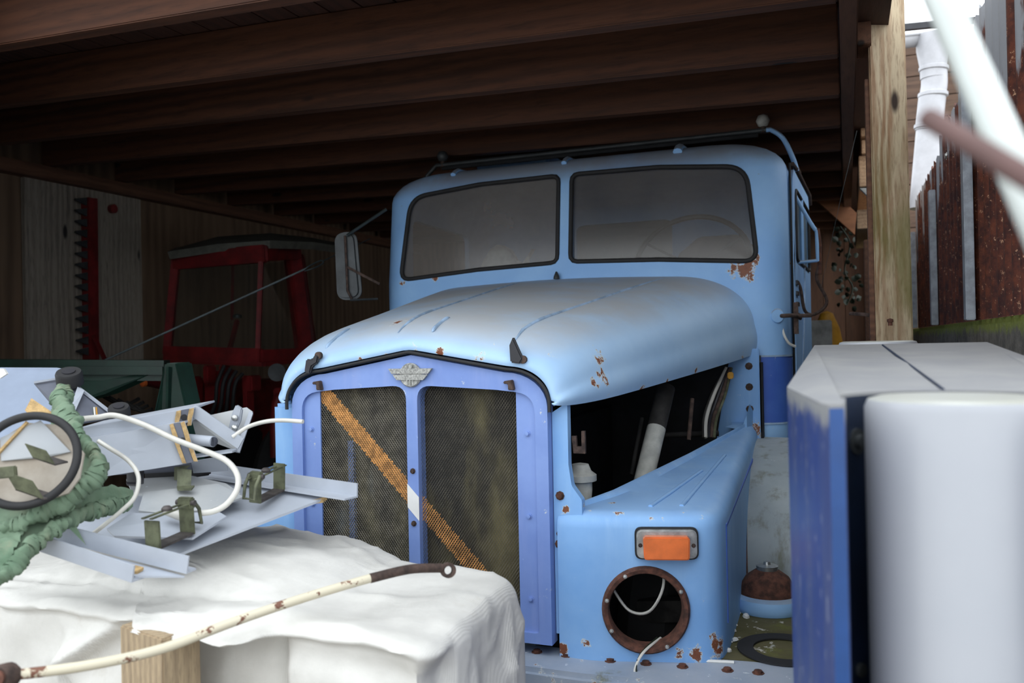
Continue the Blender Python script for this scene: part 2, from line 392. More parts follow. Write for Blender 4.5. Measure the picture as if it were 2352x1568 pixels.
def fillet(pts, rad, n=6):
    """2D polygon with rounded corners; rad number or list"""
    out = []; N = len(pts)
    for i in range(N):
        p = Vector(pts[i]).to_2d(); a = Vector(pts[i-1]).to_2d()-p; b = Vector(pts[(i+1) % N]).to_2d()-p
        r_ = rad[i] if isinstance(rad, (list, tuple)) else rad
        if r_ < 1e-6: out.append((p.x, p.y)); continue
        la, lb = a.length, b.length; a.normalize(); b.normalize()
        ang = math.acos(max(-1, min(1, a.dot(b)))); t = min(r_/max(math.tan(ang/2), 1e-3), la*.49, lb*.49); 
        p0 = p+a*t; p2 = p+b*t
        for k in range(n+1):
            u = k/n; q = p0*(1-u)**2+p*2*u*(1-u)+p2*u*u; out.append((q.x, q.y))
    return out
def resample(pts, n, closed=True):
    P = [Vector(p) for p in pts]
    if closed: P = P+[P[0]]
    L = [0]
    for i in range(1, len(P)): L.append(L[-1]+(P[i]-P[i-1]).length)
    out = []; j = 0
    for k in range(n):
        s_ = L[-1]*k/(n if closed else n-1)
        while j < len(P)-2 and L[j+1] < s_: j += 1
        d = L[j+1]-L[j]; out.append(P[j].lerp(P[j+1], 0 if d < 1e-9 else min(1, (s_-L[j])/d)))
    return out
def spline(pts, n=8, closed=False):
    P = [Vector(p) for p in pts]; N = len(P); out = []
    for i in range(N if closed else N-1):
        g = (lambda k: P[k % N]) if closed else (lambda k: P[max(0, min(N-1, k))])
        a, b, c, d = g(i-1), g(i), g(i+1), g(i+2)
        for k in range(n):
            t = k/n; out.append(.5*((2*b)+(c-a)*t+(2*a-5*b+4*c-d)*t*t+(3*b-a-3*c+d)*t**3))
    if not closed: out.append(P[-1])
    return out
def bolt(parent, p, axis, r=.008, mat='rust2', name='bolt'):
    return G().lathe([(r*1.5, 0), (r*1.5, .002), (r, .002), (r, .008), (0, .009)], p, axis, 8).make(name, mat, parent, 40)

# ================================================================== SETTING
struct(G().box((-14, -10, -.3), (10, 22, 0)).make('floor', 'ground'))
SL = .031
def zb(x): return 2.62-SL*x                                           # underside of the beams, rising to the left
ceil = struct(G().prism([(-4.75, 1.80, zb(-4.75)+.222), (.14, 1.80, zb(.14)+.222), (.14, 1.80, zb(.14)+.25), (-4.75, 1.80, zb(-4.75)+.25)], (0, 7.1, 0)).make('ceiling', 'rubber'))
# roof boards run front to back above the beams
bw = .14; x = -4.72
while x < .12:
    g = G(); z = zb(x+bw/2)+.19
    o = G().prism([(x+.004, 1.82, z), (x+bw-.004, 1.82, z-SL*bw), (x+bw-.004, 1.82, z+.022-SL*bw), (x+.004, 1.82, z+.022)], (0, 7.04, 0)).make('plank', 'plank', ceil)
    x += bw
for y in (2.15, 2.72, 3.27, 3.82, 4.38, 4.93, 5.5, 6.1, 6.7, 7.3, 7.9, 8.5):
    x0, x1 = -4.6, -.005; h = .185; t = .065
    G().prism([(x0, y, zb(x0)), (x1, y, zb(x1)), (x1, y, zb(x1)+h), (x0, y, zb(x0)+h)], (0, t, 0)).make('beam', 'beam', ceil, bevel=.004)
# header beam along the right side, carried by the post
G().box((.0, 1.82, 2.60), (.055, 8.8, 2.83)).make('header_beam', 'header', ceil, bevel=.004)
hb = G().box((.062, 3.52, 2.72), (.112, 3.70, 2.83)).make('header_stub', 'header', ceil, bevel=.003)

wl = struct(G().box((-4.75, 1.84, 0), (-4.665, 8.9, 2.97)).make('wall_left', 'ply'))
G().box((-4.663, 1.9, 1.55), (-4.645, 3.70, 2.68)).make('plywood_panel', 'ply', wl)
yy = 3.72; k = 0
while yy < 4.50:
    wd = .155 if k != 2 else .17
    if k == 3: wd = .13
    G().box((-4.663, yy, 1.555+random.uniform(-.01, .01)), (-4.626+random.uniform(-.004, .004), yy+wd-.004, 2.70)).make('plank', 'board', wl, bevel=.003)
    yy += wd; k += 1
G().box((-4.663, 4.55, 1.55), (-4.645, 8.8, 2.68)).make('plywood_panel', 'ply', wl)
G().box((-4.663, 1.9, 2.68), (-4.56, 8.8, 2.76)).make('wall_plate', 'header', wl, bevel=.003)
wb = struct(G().box((-4.75, 8.9, 0), (.4, 8.98, 2.98)).make('wall_back', 'backboard'))
x = -4.6
while x < .35:
    wd = .2; G().box((x, 8.875, 0), (x+wd-.006, 8.9, 2.62)).make('plank', 'backboard', wb); x += wd

wf = struct(G().box((-4.75, 1.80, 0), (-2.85, 1.84, 2.9)).make('wall_light_block', 'backboard'))  # unseen boarded wall, added to keep daylight off the left interior
x = -4.74
while x < -2.95:
    G().box((x, 1.78, 0), (x+.194, 1.80, 2.9)).make('plank', 'backboard', wf); x += .2
# post
post = empty('timber_post', (.18, 3.62, 0), 'tall weathered pine post with green algae beside the rusty corrugated fence', 'post')
G().prism([(.113, 3.56, 0), (.246, 3.61, 0), (.246, 3.745, 0), (.113, 3.70, 0)], (-.012, 0, 3.1)).make('shaft', 'post', post, bevel=.006)
G().prism([(.086, 3.57, 0), (.106, 3.575, 0), (.106, 3.65, 0), (.086, 3.65, 0)], (0, 0, 2.60)).make('side_batten', 'header', post, bevel=.002)

# concrete wall and corrugated fence on the right
wr = struct(G().box((.45, 1.2, 0), (.72, 9.0, 1.655)).make('wall_right', 'concrete', bevel=.02))
fence = empty('corrugated_fence', (.47, 4.6, 1.655), 'rusty corrugated iron fence standing on the mossy concrete wall', 'fence')
sheets = [(1.7, 2.66, 2.86), (2.62, 3.62, 2.74), (3.60, 4.85, 2.60), (4.83, 6.45, 2.52)]
for y0, y1, top in sheets:
    rows = []; n = int((y1-y0)/.13*10)
    for z in (1.655, 1.9, 2.15, 2.4, top):
        rows.append([(.475+.022*math.sin(2*math.pi*(y0+(y1-y0)*i/n)/.13)*(.9+.1*math.sin(y0*3)), y0+(y1-y0)*i/n, z+(.012*math.sin(i*1.7) if z == top else 0)) for i in range(n+1)])
    o = G().loft(rows).make('corrugated_sheet', 'sheet', fence, 60); solidify(o, .003, 0); bpy.context.view_layer.update(); bake(o, 60)
for y, top in ((3.55, 2.72), (4.92, 2.36), (6.3, 2.3)):
    G().box((.415, y, 1.655), (.447, y+.07, top)).make('batten', 'zinc', fence, bevel=.003)
bolt(fence, (.445, 4.35, 2.42), (-1, 0, 0), .012, 'chrome')

# neighbouring lean-to behind the fence with gutter and downpipe
GD = 6.6
nb = struct(G().box((.20, 8.6, 0), (2.6, 8.68, 4.3)).make('wall_neighbour', 'fascia'))
z = 2.2
while z < 4.2:
    G().box((.21, 8.57, z), (2.6, 8.6, z+.19)).make('plank', 'fascia', nb, bevel=.003); z += .197
gut = empty('roof_gutter', D(2200, 90, GD), 'white plastic half-round gutter along the roof edge above the downpipe', 'gutter')
a = D(2040, 108, GD); b = D(2330, 74, GD+.25)
dv = (b-a).normalized()
prof = [(math.cos(t)*.075, math.sin(t)*.075) for t in [math.pi+math.pi*i/12 for i in range(13)]]
prof = prof+[(q[0]*.93, q[1]*.93) for q in prof[::-1]]
sdv = Vector((dv.y, -dv.x, 0)).normalized()
G().prism([a+sdv*q[0]+Vector((0, 0, q[1]+.05)) for q in prof], b-a).make('trough', 'pvc', gut, 40)
G().tube([a-sdv*-.078+Vector((0, 0, .055)), b+sdv*.078+Vector((0, 0, .055))], .012).make('bead', 'pvc', gut, 40)
G().bar(D(2030, 68, GD+.25), D(2330, 38, GD+.5), .05, .05).make('roof_edge', 'blackpart', gut)
dp = empty('downpipe', D(2145, 130, GD), 'white plastic downpipe with socket joints hanging from the gutter', 'pipe')
def pipe(name, pts, r): return G().tube(pts, r, 20).make(name, 'pvc', dp, 50)
q = [D(2142, 105, GD), D(2143, 150, GD)]
G().lathe([(.12, 0), (.118, -.12), (.095, -.26), (.095, -.34)], D(2142, 80, GD), (0, 0, 1), 24).make('outlet', 'pvc', dp, 50)
pipe('elbow', spline([D(2145, 150, GD), D(2146, 190, GD), D(2143, 215, GD), D(2140, 235, GD)], 5), .094)
pipe('pipe', [D(2141, 225, GD), D(2133, 300, GD)], .098)
pipe('pipe', [D(2135, 290, GD), D(2118, 480, GD)], .094)
for px, py in ((2145, 158), (2143, 218), (2134, 290)):
    G().lathe([(.098, -.02), (.108, -.012), (.108, .012), (.098, .02)], D(px, py, GD), (.05, 0, 1), 24).make('socket', 'pvc', dp, 50)

# ================================================================== TRUCK
XC = -1.24
def T(x, y, z): return Vector((XC+x, y, z))
truck = empty('truck', (XC, 4.2, 0), 'pale blue bonneted lorry with dusty split windscreen and missing headlamp, parked under the roof', 'truck')

# ---- cab shell
def yfront(z): return 3.83+.12*max(0, z-1.92)
HW = 1.0
def cab_row(z, inx=0., iny=0., sc=1.):
    yf = yfront(min(z, 2.42))+iny; hw = HW-inx; hb = HW+.05-inx; yb = 5.45-iny
    pts = [(0, yf), (hw, yf+.015), (hb, yb), (-hb, yb), (-hw, yf+.015)]
    f = fillet(pts, [0, .15, .14, .14, .15], 8)
    return [T(p[0], p[1], z) for p in f]
rows = [cab_row(z) for z in (1.165, 1.3, 1.53, 1.75, 1.92, 2.1, 2.25, 2.36)]
for i in range(1, 9):
    a = R(90*i/8); rows.append(cab_row(2.36+.15*math.sin(a), .26*(1-math.cos(a)), .15*(1-math.cos(a))))
for inx, z in ((.45, 2.528), (.7, 2.54)): rows.append(cab_row(z, inx, inx*.9-.12))
g = G().loft(rows, True); n = len(rows[0]); b0 = (len(rows)-1)*n
g.f.append(tuple(b0+k for k in range(n))); g.mi.append(0)
cabo = g.make('cab_shell', 'cab', truck); solidify(cabo, .03)
pane_r = fillet([(.032, 1.985), (.032, 2.408), (.45, 2.404), (.84, 2.37), (.885, 1.94), (.45, 1.972)], [.035, .035, .3, .11, .05, .3], 8)
pane_l = [(-p[0], p[1]) for p in pane_r]
sidew = fillet([(4.17, 1.97), (4.17, 2.30), (4.98, 2.30), (4.98, 1.97)], [.03, .06, .06, .03], 4)
cuts = [G().prism([T(p[0], 3.6, p[1]) for p in pn], (0, .75, 0)) for pn in (pane_r, pane_l)]
for s_ in (-1, 1): cuts.append(G().prism([T(s_*.8, p[0], p[1]) for p in sidew], (s_*.5, 0, 0)))
rear = fillet([(-.42, 2.12), (-.42, 2.38), (.22, 2.38), (.22, 2.12)], .05, 4)
cuts.append(G().prism([T(p[0], 5.2, p[1]) for p in rear], (0, .5, 0)))
cut(cabo, cuts, 35)
def ysurf(x, z):
    y = yfront(min(z, 2.42))+.015*abs(x)/HW; d = abs(x)-.85
    if d > 0: y += .15-math.sqrt(max(.0225-d*d, 0))
    return y
for pn in (pane_r, pane_l):
    cx = sum(p[0] for p in pn)/len(pn); cz = sum(p[1] for p in pn)/len(pn); rows = []
    for k in (1., .85, .65, .4, .15):
        rows.append([T(cx+(p[0]-cx)*k, ysurf(cx+(p[0]-cx)*k, cz+(p[1]-cz)*k)+.016, cz+(p[1]-cz)*k) for p in pn])
    g = G().loft(rows, True); g.f.append(tuple(4*len(pn)+k for k in range(len(pn)))); g.mi.append(0)
    wp = g.make('windscreen_pane', 'windscreen' if cx > 0 else 'windscreen_l', truck, 60)
    G().tube([T(p[0], ysurf(*p)+.002, p[1]) for p in resample(pn, 120)], .0115, 8, True).make('rubber_seal', 'rubber', wp, 60)
# drip line seams over the pillars and roof ribs
for s_ in (-1, 1):
    G().tube([T(s_*x_, ysurf(x_, 2.33)-.002 if x_ < .97 else 4.1, 2.33-.02*(x_-.9)) for x_ in (.89, .92, .95, .975)], .003, 6).make('pillar_seam', 'line', truck)
def roof_pt(x, t):
    a = R(90*t); iny = .15*(1-math.cos(a)); return T(x, yfront(2.36)+.015*abs(x)+iny+.0, 2.36+.15*math.sin(a)+.002)
for x_ in (-.02, .53, -.62):
    pts = [roof_pt(x_, t) for t in (.55, .7, .85, 1.)]+[T(x_, 4.35, 2.535)]
    G().tube(spline(pts, 4), .022 if x_ > .1 else .014, 8, flat=.8).make('roof_rib', 'cab', truck, 60)
G().box((XC-.72, 4.47, 2.53), (XC-.28, 4.85, 2.672)).make('roof_hatch', 'cab', truck, bevel=.015)
# windscreen washer nozzle, interior
G().lathe([(.016, 0), (.014, .012), (.004, .034), (0, .036)], T(-.028, 3.81, 1.905), (0, 0, 1), 10).make('washer_nozzle', 'mirrorback', truck, 50)
swc = T(.53, 4.28, 1.985); swax = Vector((.05, -.88, .47)).normalized(); sa = Vector((1, 0, 0)); sb = swax.cross(sa)
sw = G().tube([swc+sa*math.cos(t)*.285+sb*math.sin(t)*.285 for t in [2*math.pi*i/48 for i in range(48)]], .014, 8, True).make('steering_wheel', 'wheelrim', truck, 60)
for t in (R(30), R(150), R(270)): G().tube([swc-swax*.03, swc+(sa*math.cos(t)+sb*math.sin(t))*.28], .008, 6).make('spoke', 'wheelrim', sw, 60)
G().tube([swc-swax*.02, swc-swax*.7], .022, 10).make('column', 'dark', sw, 60)
st = G().prism([T(p[0], 4.95, p[1]) for p in fillet([(.33, 1.5), (.33, 2.10), (.46, 2.20), (.68, 2.20), (.80, 2.10), (.80, 1.5)], .07, 5)], (0, .14, 0)).make('seat_back', 'seat', truck, bevel=.02)
G().box(T(.26, 4.45, 1.40), T(.82, 5.0, 1.56)).make('seat_cushion', 'seat', truck, bevel=.03)
G().box(T(-.9, 4.7, 1.40), T(.1, 5.3, 1.58)).make('bench', 'seat', truck, bevel=.03)
G().box(T(-.93, 3.98, 1.62), T(.93, 4.14, 1.90)).make('dashboard', 'dark', truck, bevel=.03)
G().box(T(-1.0, 5.405, 1.2), T(1.0, 5.415, 2.05)).make('rear_lining', 'interior', truck)
G().prism([T(p[0], 5.425, p[1]) for p in rear], (0, .006, 0)).make('rear_window', 'sideglass', truck)
g = G(); rows = []
for i in range(7):
    rows.append([T(-.52+.045*j+.01*math.sin(i*3+j), 4.02+.02*i, 1.90+.22*math.sin(min(i*.5, 1.57))*(.4+.6*abs(math.sin(j*.6+.4)))) for j in range(7)])
g.loft(rows).make('dash_cloth', 'cloth_pale', truck, 60)
G().box(T(-.95, 3.95, 1.17), T(.95, 5.4, 1.2)).make('cab_floor', 'dark', truck)
# lower cab band on both corner pillars
def band(z0, z1, mat, nm, off):
    rows = []
    for z in (z0, z1):
        q = fillet([(.6, yfront(z)+.009-off), (HW+off, yfront(z)+.015-off), (HW+.006+off, 4.15)], [0, .15+off, 0], 8)
        rows.append([T(p[0], p[1], z) for p in q if p[0] > .84])
    G().loft(rows).make(nm, mat, truck, 60)
band(1.235, 1.525, 'cabdark', 'dark_band', .003); band(1.522, 1.53, 'line', 'pale_line', .006); band(1.228, 1.236, 'line', 'pale_line', .006)

# ---- right door
def side_x(y): return HW+.05*(y-3.95)/1.5+.004
dout = fillet([(4.075, 1.19), (4.075, 2.33), (4.14, 2.385), (5.02, 2.385), (5.06, 2.33), (5.06, 1.19)], [.02, .05, .05, .05, .05, .02], 5)
def to_side(p2, off=0.): return T(side_x(p2[0])+off, p2[0], p2[1])
no = 96
din = resample([(p[0], p[1], 0) for p in sidew], no); do_ = resample([(p[0], p[1], 0) for p in dout], no)
door = G().ring([to_side(p) for p in do_], [to_side(p) for p in din], (.018, 0, 0)).make('door', 'cab', truck, 40)
G().prism([to_side(p, .004) for p in sidew], (.005, 0, 0)).make('door_glass', 'sideglass', door)
G().tube([to_side((p[0], p[1]), .02) for p in din], .008, 6, True).make('window_seal', 'rubber', door, 60)
G().tube([to_side((4.52, 1.97), .018), to_side((4.52, 2.30), .018)], .012, 6).make('window_bar', 'cab', door, 60)
G().tube([to_side((4.066, 1.19), .008), to_side((4.066, 2.40), .008)], .006, 6).make('door_gap_seal', 'rubber', door, 60)
G().tube([to_side((p[0], p[1]), .02) for p in ((4.07, 2.395), (4.3, 2.41), (5.1, 2.41), (5.14, 2.36))], .01, 6).make('drip_rail', 'rust2', door, 60)
# curved crease and louvres on the door, handle and hinge
G().tube(spline([to_side((4.62, 1.97), .019), to_side((4.55, 1.75), .019), to_side((4.4, 1.5), .019), to_side((4.2, 1.22), .019)], 6), .006, 6).make('crease', 'line', door, 60)
for i in range(4):
    G().bar(to_side((4.12, 1.86-.05*i), .022), to_side((4.22, 1.86-.05*i), .022), .008, .018).make('louvre', 'blackpart', door)
G().lathe([(.03, 0), (.034, .01), (.028, .02), (0, .022)], T(.955, 3.885, 1.70), (.5, -1, 0), 16).make('lamp_socket', 'cab', truck, 50)
G().tube(spline([T(.965, 3.905, 1.70), T(.985, 3.87, 1.70), T(1.03, 3.90, 1.70), T(1.05, 4.0, 1.69)], 5), .009, 8).make('socket_stem', 'rust2', truck, 60)
G().bar(T(1.035, 3.95, 1.76), T(1.035, 3.95, 1.62), .012, .02, (1, 0, 0)).make('hinge_bracket', 'rust2', truck)
G().tube([T(1.02, 3.94, 1.70), T(1.10, 3.95, 1.70)], .009, 8).make('hinge_pin', 'rust2', truck, 60)
G().tube(spline([T(.975, 3.92, 1.67), T(.985, 3.90, 1.62), T(1.005, 3.91, 1.58), T(1.03, 3.93, 1.565)], 5), .006, 6).make('loose_wire', 'cable', truck, 60)
# right mirror arm
def mp(px, py, d=4.06): return D(px, py, d)
ma = G().tube(spline([mp(1803, 404), mp(1812, 425), mp(1862, 512), mp(1876, 530)], 5)+[mp(1879, 600)], .010, 8).make('mirror_arm', 'cab', truck, 60)
G().tube([mp(1800, 606), mp(1879, 598)], .008, 8).make('lower_arm', 'cab', ma, 60)
G().tube(spline([mp(1878, 535), mp(1882, 600), mp(1876, 640), mp(1898, 685), mp(1893, 706), mp(1868, 722), mp(1848, 712), mp(1838, 660), mp(1824, 637)], 8), .008, 8).make('handle_loop', 'rust2', ma, 60)
G().tube([mp(1877, 525), mp(1883, 560), mp(1882, 630)], .011, 8).make('rusty_sleeve', 'rust', ma, 60)
G().tube([mp(1799, 392), mp(1806, 414)], .018, 8).make('arm_clamp', 'blackpart', ma, 60)
# ---- roof rack bar with marker lamps
RY = 4.28
rk = G().tube(spline([T(-.99, RY, 2.40), T(-.97, RY, 2.52), T(-.88, RY, 2.612)], 4)[:-1]+[T(-.88, RY, 2.612), T(.90, RY, 2.612)]+spline([T(.92, RY, 2.612), T(.975, RY, 2.565), T(1.02, RY, 2.46), T(1.035, RY, 2.40)], 5), .012, 8).make('roof_bar', ['mirrorback', 'cab'], truck, 60)
for p_ in rk.data.polygons: p_.material_index = 1 if p_.center.x > XC+.88 else 0
G().tube([T(1.045, RY+.12, 2.41), T(.99, RY, 2.55)], .008, 6).make('stay', 'rust2', rk, 60)
G().box(T(-.85, RY+.005, 2.585), T(.86, RY+.02, 2.615)).make('backing_strip', 'dark', rk)
for x_, c in ((.885, 'cloth_pale'), (-.84, 'mirrorback')):
    G().lathe([(0, -.033), (.023, -.024), (.033, 0), (.023, .024), (0, .033)], T(x_, RY, 2.658), (0, 0, 1), 16).make('marker_lamp', c, rk, 60)
    G().tube([T(x_, RY, 2.60), T(x_, RY, 2.63)], .012, 8).make('lamp_stem', 'rust2', rk, 60)
# ---- left mirror
mc = D(797, 612, 4.15)
ml = G(); ov = fillet([(-.055, -.165), (-.062, .165), (.04, .175), (.062, -.16)], .05, 6)
ml.prism([mc+Vector((p[0], p[0]*.35, p[1])) for p in ov], (.0, .03, 0)); mo = ml.make('left_mirror', 'mirrorback', truck, bevel=.012)
G().tube([mc+Vector((.0, -.012, .15)), mc+Vector((.008, -.012, -.12)), mc+Vector((.03, -.01, -.16))], .006, 6).make('mirror_clip', 'rust2', mo, 60)
G().tube([mc+Vector((.01, -.01, .15)), D(888, 480, 4.15)], .008, 6).make('upper_arm', 'wire', mo, 60)
G().tube([mc+Vector((0, -.01, 0)), D(872, 652, 4.15)], .007, 6).make('middle_arm', 'rust2', mo, 60)
G().tube([mc+Vector((.02, -.01, -.165)), D(868, 686, 4.15)], .006, 6).make('lower_arm', 'mirrorback', mo, 60)

# ---- bonnet
def bsec(y, w, B, Tz, p, Rz, Rx):
    pts = []; zs = Tz-p-Rz
    for i in range(6): pts.append((w+.012*math.sin(math.pi*i/6), B+(zs-B)*i/6))
    for i in range(11): a = R(90*i/10); pts.append((w-Rx+Rx*math.cos(a), zs+Rz*math.sin(a)))
    m = w-Rx
    for i in range(1, 9):
        u = i/8; pts.append((m*(1-u), Tz-p+p*(u if y < 2.32 else math.sin(u*math.pi/2))))
    right = [T(q[0], y, q[1]) for q in pts]; left = [T(-q[0], y, q[1]) for q in pts[:-1]]
    return left+right[::-1]
BS = [(2.292, .452, 1.43, 1.592, .055, .10, .13), (2.285, .462, 1.425, 1.606, .055, .105, .14), (2.30, .482, 1.422, 1.628, .052, .115, .16), (2.35, .508, 1.422, 1.66, .045, .135, .19),
      (2.43, .535, 1.425, 1.69, .038, .155, .22), (2.55, .565, 1.43, 1.715, .032, .17, .25), (2.9, .645, 1.455, 1.768, .028, .19, .29),
      (3.35, .75, 1.49, 1.838, .022, .21, .32), (3.7, .832, 1.52, 1.888, .018, .22, .33), (3.85, .868, 1.535, 1.908, .015, .225, .34)]
def bint(y):
    for a, b in zip(BS[2:], BS[3:]):
        if a[0] <= y <= b[0]:
            t = (y-a[0])/(b[0]-a[0]); return tuple(a[i]+(b[i]-a[i])*t for i in range(7))
    return BS[2] if y < BS[2][0] else BS[-1]
bon = G().loft([bsec(*b) for b in BS]).make('bonnet', 'bonnet', truck); 
m = bon.modifiers.new('sub', 'SUBSURF'); m.levels = 1; m.render_levels = 1
solidify(bon, .012); bpy.context.view_layer.update(); bake(bon, 50)
def bz(x, y):
    _, w_, B, Tz, p, Rz, Rx = bint(y); x = abs(x); mm = w_-Rx
    if x <= mm: return Tz-p+p*math.sin((1-x/mm)*math.pi/2)
    a = min(1, (x-mm)/Rx); return Tz-p-Rz+Rz*math.sqrt(max(0, 1-a*a))
for x0, x1, ln in ((.06, .20, .12), (-.06, -.20, 1.47), (.325, .49, 1.47), (-.325, -.49, .16)):
    pts = []
    for i in range(19):
        y = 2.33+ln*(i/18)**1.3; x_ = x0+(x1-x0)*max(0, (y-2.42))/1.38; pts.append(T(x_, y, bz(x_, y)-.001))
    G().tube(pts, lambda t: .006*min(1, .15+t*7, .15+(1-t)*7), 8).make('bead', 'line', bon, 60)
# black lip seal along the arch
def arch(w_, B, Tz, p, Rz, Rx):
    pts = []; zs = Tz-p-Rz
    pts.append((w_, B))
    for i in range(9): a = R(90*i/8); pts.append((w_-Rx+Rx*math.cos(a), zs+Rz*math.sin(a)))
    pts.append((0, Tz)); L = [(-q[0], q[1]) for q in pts[:-1]]
    return pts+L[::-1]
G().tube([T(p.x, 2.288, p.y) for p in resample([(q[0], q[1], 0) for q in arch(.449, 1.405, 1.583, .055, .10, .13)], 110, False)], .0055, 8).make('lip_seal', 'rubber', bon, 60)
# rubber catches on the bonnet
def catch(px, py, y, flip):
    c = AY(px, py, y); s_ = -1 if flip else 1
    q = [(-.018, -.03), (-.02, .02), (-.008, .045), (.008, .01), (.022, -.02), (.012, -.034)]
    o = G().prism([c+Vector((s_*p[0], -.012, p[1])) for p in q], (0, -.016, 0)).make('rubber_catch', 'blackpart', truck, bevel=.004)
    G().lathe([(.012, 0), (.012, .012), (0, .014)], c+Vector((s_*.018, -.01, -.022)), (0, -1, 0), 10).make('catch_screw', 'rust2', o, 50)
catch(1192, 808, 2.302, False)
c = AY(727, 832, 2.30)
o = G().prism([c+Vector((p[0], -.012, p[1])) for p in [(-.03, -.03), (-.022, .012), (.0, .01), (.012, .026), (.026, .022), (.02, -.002), (.0, -.012), (-.008, -.036)]], (0, -.016, 0)).make('rubber_catch', 'blackpart', truck, bevel=.004)
G().lathe([(.012, 0), (.012, .012), (0, .014)], c+Vector((.02, -.01, .022)), (0, -1, 0), 10).make('catch_screw', 'rust2', o, 50)

# ---- grille
GY = 2.30
outer = arch(.438, .735, 1.574, .055, .10, .13)
fr = G().prism([T(p[0], GY, p[1]) for p in outer], (0, .05, 0)).make('grille_frame', 'grille', truck)
hole = fillet([(.402, .775), (.402, 1.442), (.35, 1.478), (-.35, 1.478), (-.402, 1.442), (-.402, .775)], [.02, .06, .05, .05, .06, .02], 6)
hr = fillet([(.019, .765), (.019, 1.482), (.28, 1.468), (.40, 1.455), (.40, .765)], [.01, .045, .3, .065, .015], 6)
hl = [(-p[0], p[1]) for p in hr]
cut(fr, [G().prism([T(p[0], GY-.02, p[1]) for p in h_], (0, .09, 0)) for h_ in (hr, hl)], 35)
for s_ in (-1, 1):
    q = fillet([(.338, .76), (.338, 1.462), (.398, 1.452), (.405, .76)], [0, 0, .06, 0], 6)
    sp = G().prism([T(s_*p[0], GY+.012, p[1]) for p in q], (0, .006, 0)).make('side_flat', 'grille', fr)
    for z in (.86, 1.10, 1.34): bolt(sp, T(s_*.372, GY+.012, z), (0, -1, 0), .006, 'grille', 'rivet')
for z in (.90, 1.06, 1.22): bolt(fr, T(0, GY, z), (0, -1, 0), .006, 'rust2', 'screw')
# expanded metal mesh: zigzag strands, rust-painted where the diagonal stripe crosses
S0 = (-.345, 1.475); S1 = (.33, .79); sd = Vector((S1[0]-S0[0], S1[1]-S0[1])); sl = sd.length; sd.normalize()
def in_stripe(x, z):
    v_ = Vector((x-S0[0], z-S0[1])); return abs(v_.x*sd.y-v_.y*sd.x) < .026
for s_, nm in ((1, 'mesh_panel'), (-1, 'mesh_panel')):
    g = G(); x0, x1, z0, z1 = .012, .342, .765, 1.485; pw, ph, t = .0088, .0125, .0019
    nx = int((x1-x0)/pw)+1; nz = int((z1-z0)/(ph/2))
    for i in range(nx):
        for j in range(nz):
            k = 1 if j % 2 == 0 else -1
            xa = x0+i*pw-k*pw/4; xb = x0+i*pw+k*pw/4; za = z0+j*ph/2; zb_ = za+ph/2
            for sgn in (1,):
                c = 1 if in_stripe(s_*(xa+xb)/2, (za+zb_)/2) else 0
                tt = t*(2.1 if c else 1.1)
                a_ = [T(s_*(xa-tt*.5), GY+.022, za), T(s_*(xa+tt*.5), GY+.020, za), T(s_*(xb+tt*.5), GY+.020, zb_), T(s_*(xb-tt*.5), GY+.022, zb_)]
                g.add(a_, [(0, 1, 2, 3)], c)
                # the mirrored strand closes the diamonds
                xa2 = x0+i*pw+pw/2+k*pw/4; xb2 = x0+i*pw+pw/2-k*pw/4
                a_ = [T(s_*(xa2-tt*.5), GY+.022, za), T(s_*(xa2+tt*.5), GY+.020, za), T(s_*(xb2+tt*.5), GY+.020, zb_), T(s_*(xb2-tt*.5), GY+.022, zb_)]
                g.add(a_, [(0, 1, 2, 3)], c)
    o = g.make(nm, ['mesh', 'meshrust'], fr, fix=False); o['kind'] = 'stuff'
# white stripe piece where the diagonal crosses the centre bar
zc = S0[1]+sd.y/sd.x*(0-S0[0])
G().prism([T(-.0195, GY-.001, zc+.036+.02), T(.0195, GY-.001, zc+.036-.02), T(.0195, GY-.001, zc-.036-.02), T(-.0195, GY-.001, zc-.036+.02)], (0, -.0015, 0)).make('white_stripe', 'stripe', fr)
G().box(T(-.36, GY+.075, .70), T(.36, GY+.10, 1.50)).make('radiator_core', 'core', truck)
for x_ in (-.265, ): G().box(T(x_, GY+.055, .72), T(x_+.02, GY+.07, 1.30)).make('shutter_rod', 'grille', truck)
# hooks on the frame
for px, py in ((737, 885), (1176, 884)):
    c = AY(px, py, GY)
    o = G().prism([c+Vector((p[0], -.001, p[1])) for p in [(-.02, .012), (.006, .016), (.012, -.014), (-.006, -.014), (-.006, .004), (-.02, .004)]], (0, -.018, 0)).make('catch_hook', 'rust2', truck, bevel=.002)
# winged badge
bc = AY(944, 861, GY-.003)
def bp(x, z, y=0): return bc+Vector((x, -y, z))
bd = G().lathe([(.037, 0), (.037, .005), (.034, .008), (.031, .006), (0, .006)], bc+Vector((0, 0, 0)), (0, -1, 0), 32).make('badge', 'badge', truck, 40)
bd.location.y = 0
G().prism([bp(-.074, .020), bp(-.062, .004), bp(.062, .004), bp(.076, .020)], (0, -.010, 0)).make('upper_wing', 'badge', bd)
G().prism([bp(-.059, .002), bp(-.045, -.015), bp(.045, -.015), bp(.061, .002)], (0, -.010, 0)).make('lower_wing', 'badge', bd)
for x_ in (-.010, 0., .010): G().prism([bp(x_-.0022, -.032), bp(x_+.0022, -.032), bp(x_+.0022, -.013), bp(x_-.0022, -.013)], (0, -.009, 0)).make('badge_rib', 'badge', bd)
G().prism([bp(-.006, .004), bp(.004, .004), bp(.010, .030), bp(.001, .033), bp(-.004, .018), bp(-.010, .030), bp(-.016, .026)], (0, -.011, 0)).make('badge_figure', 'badge', bd)

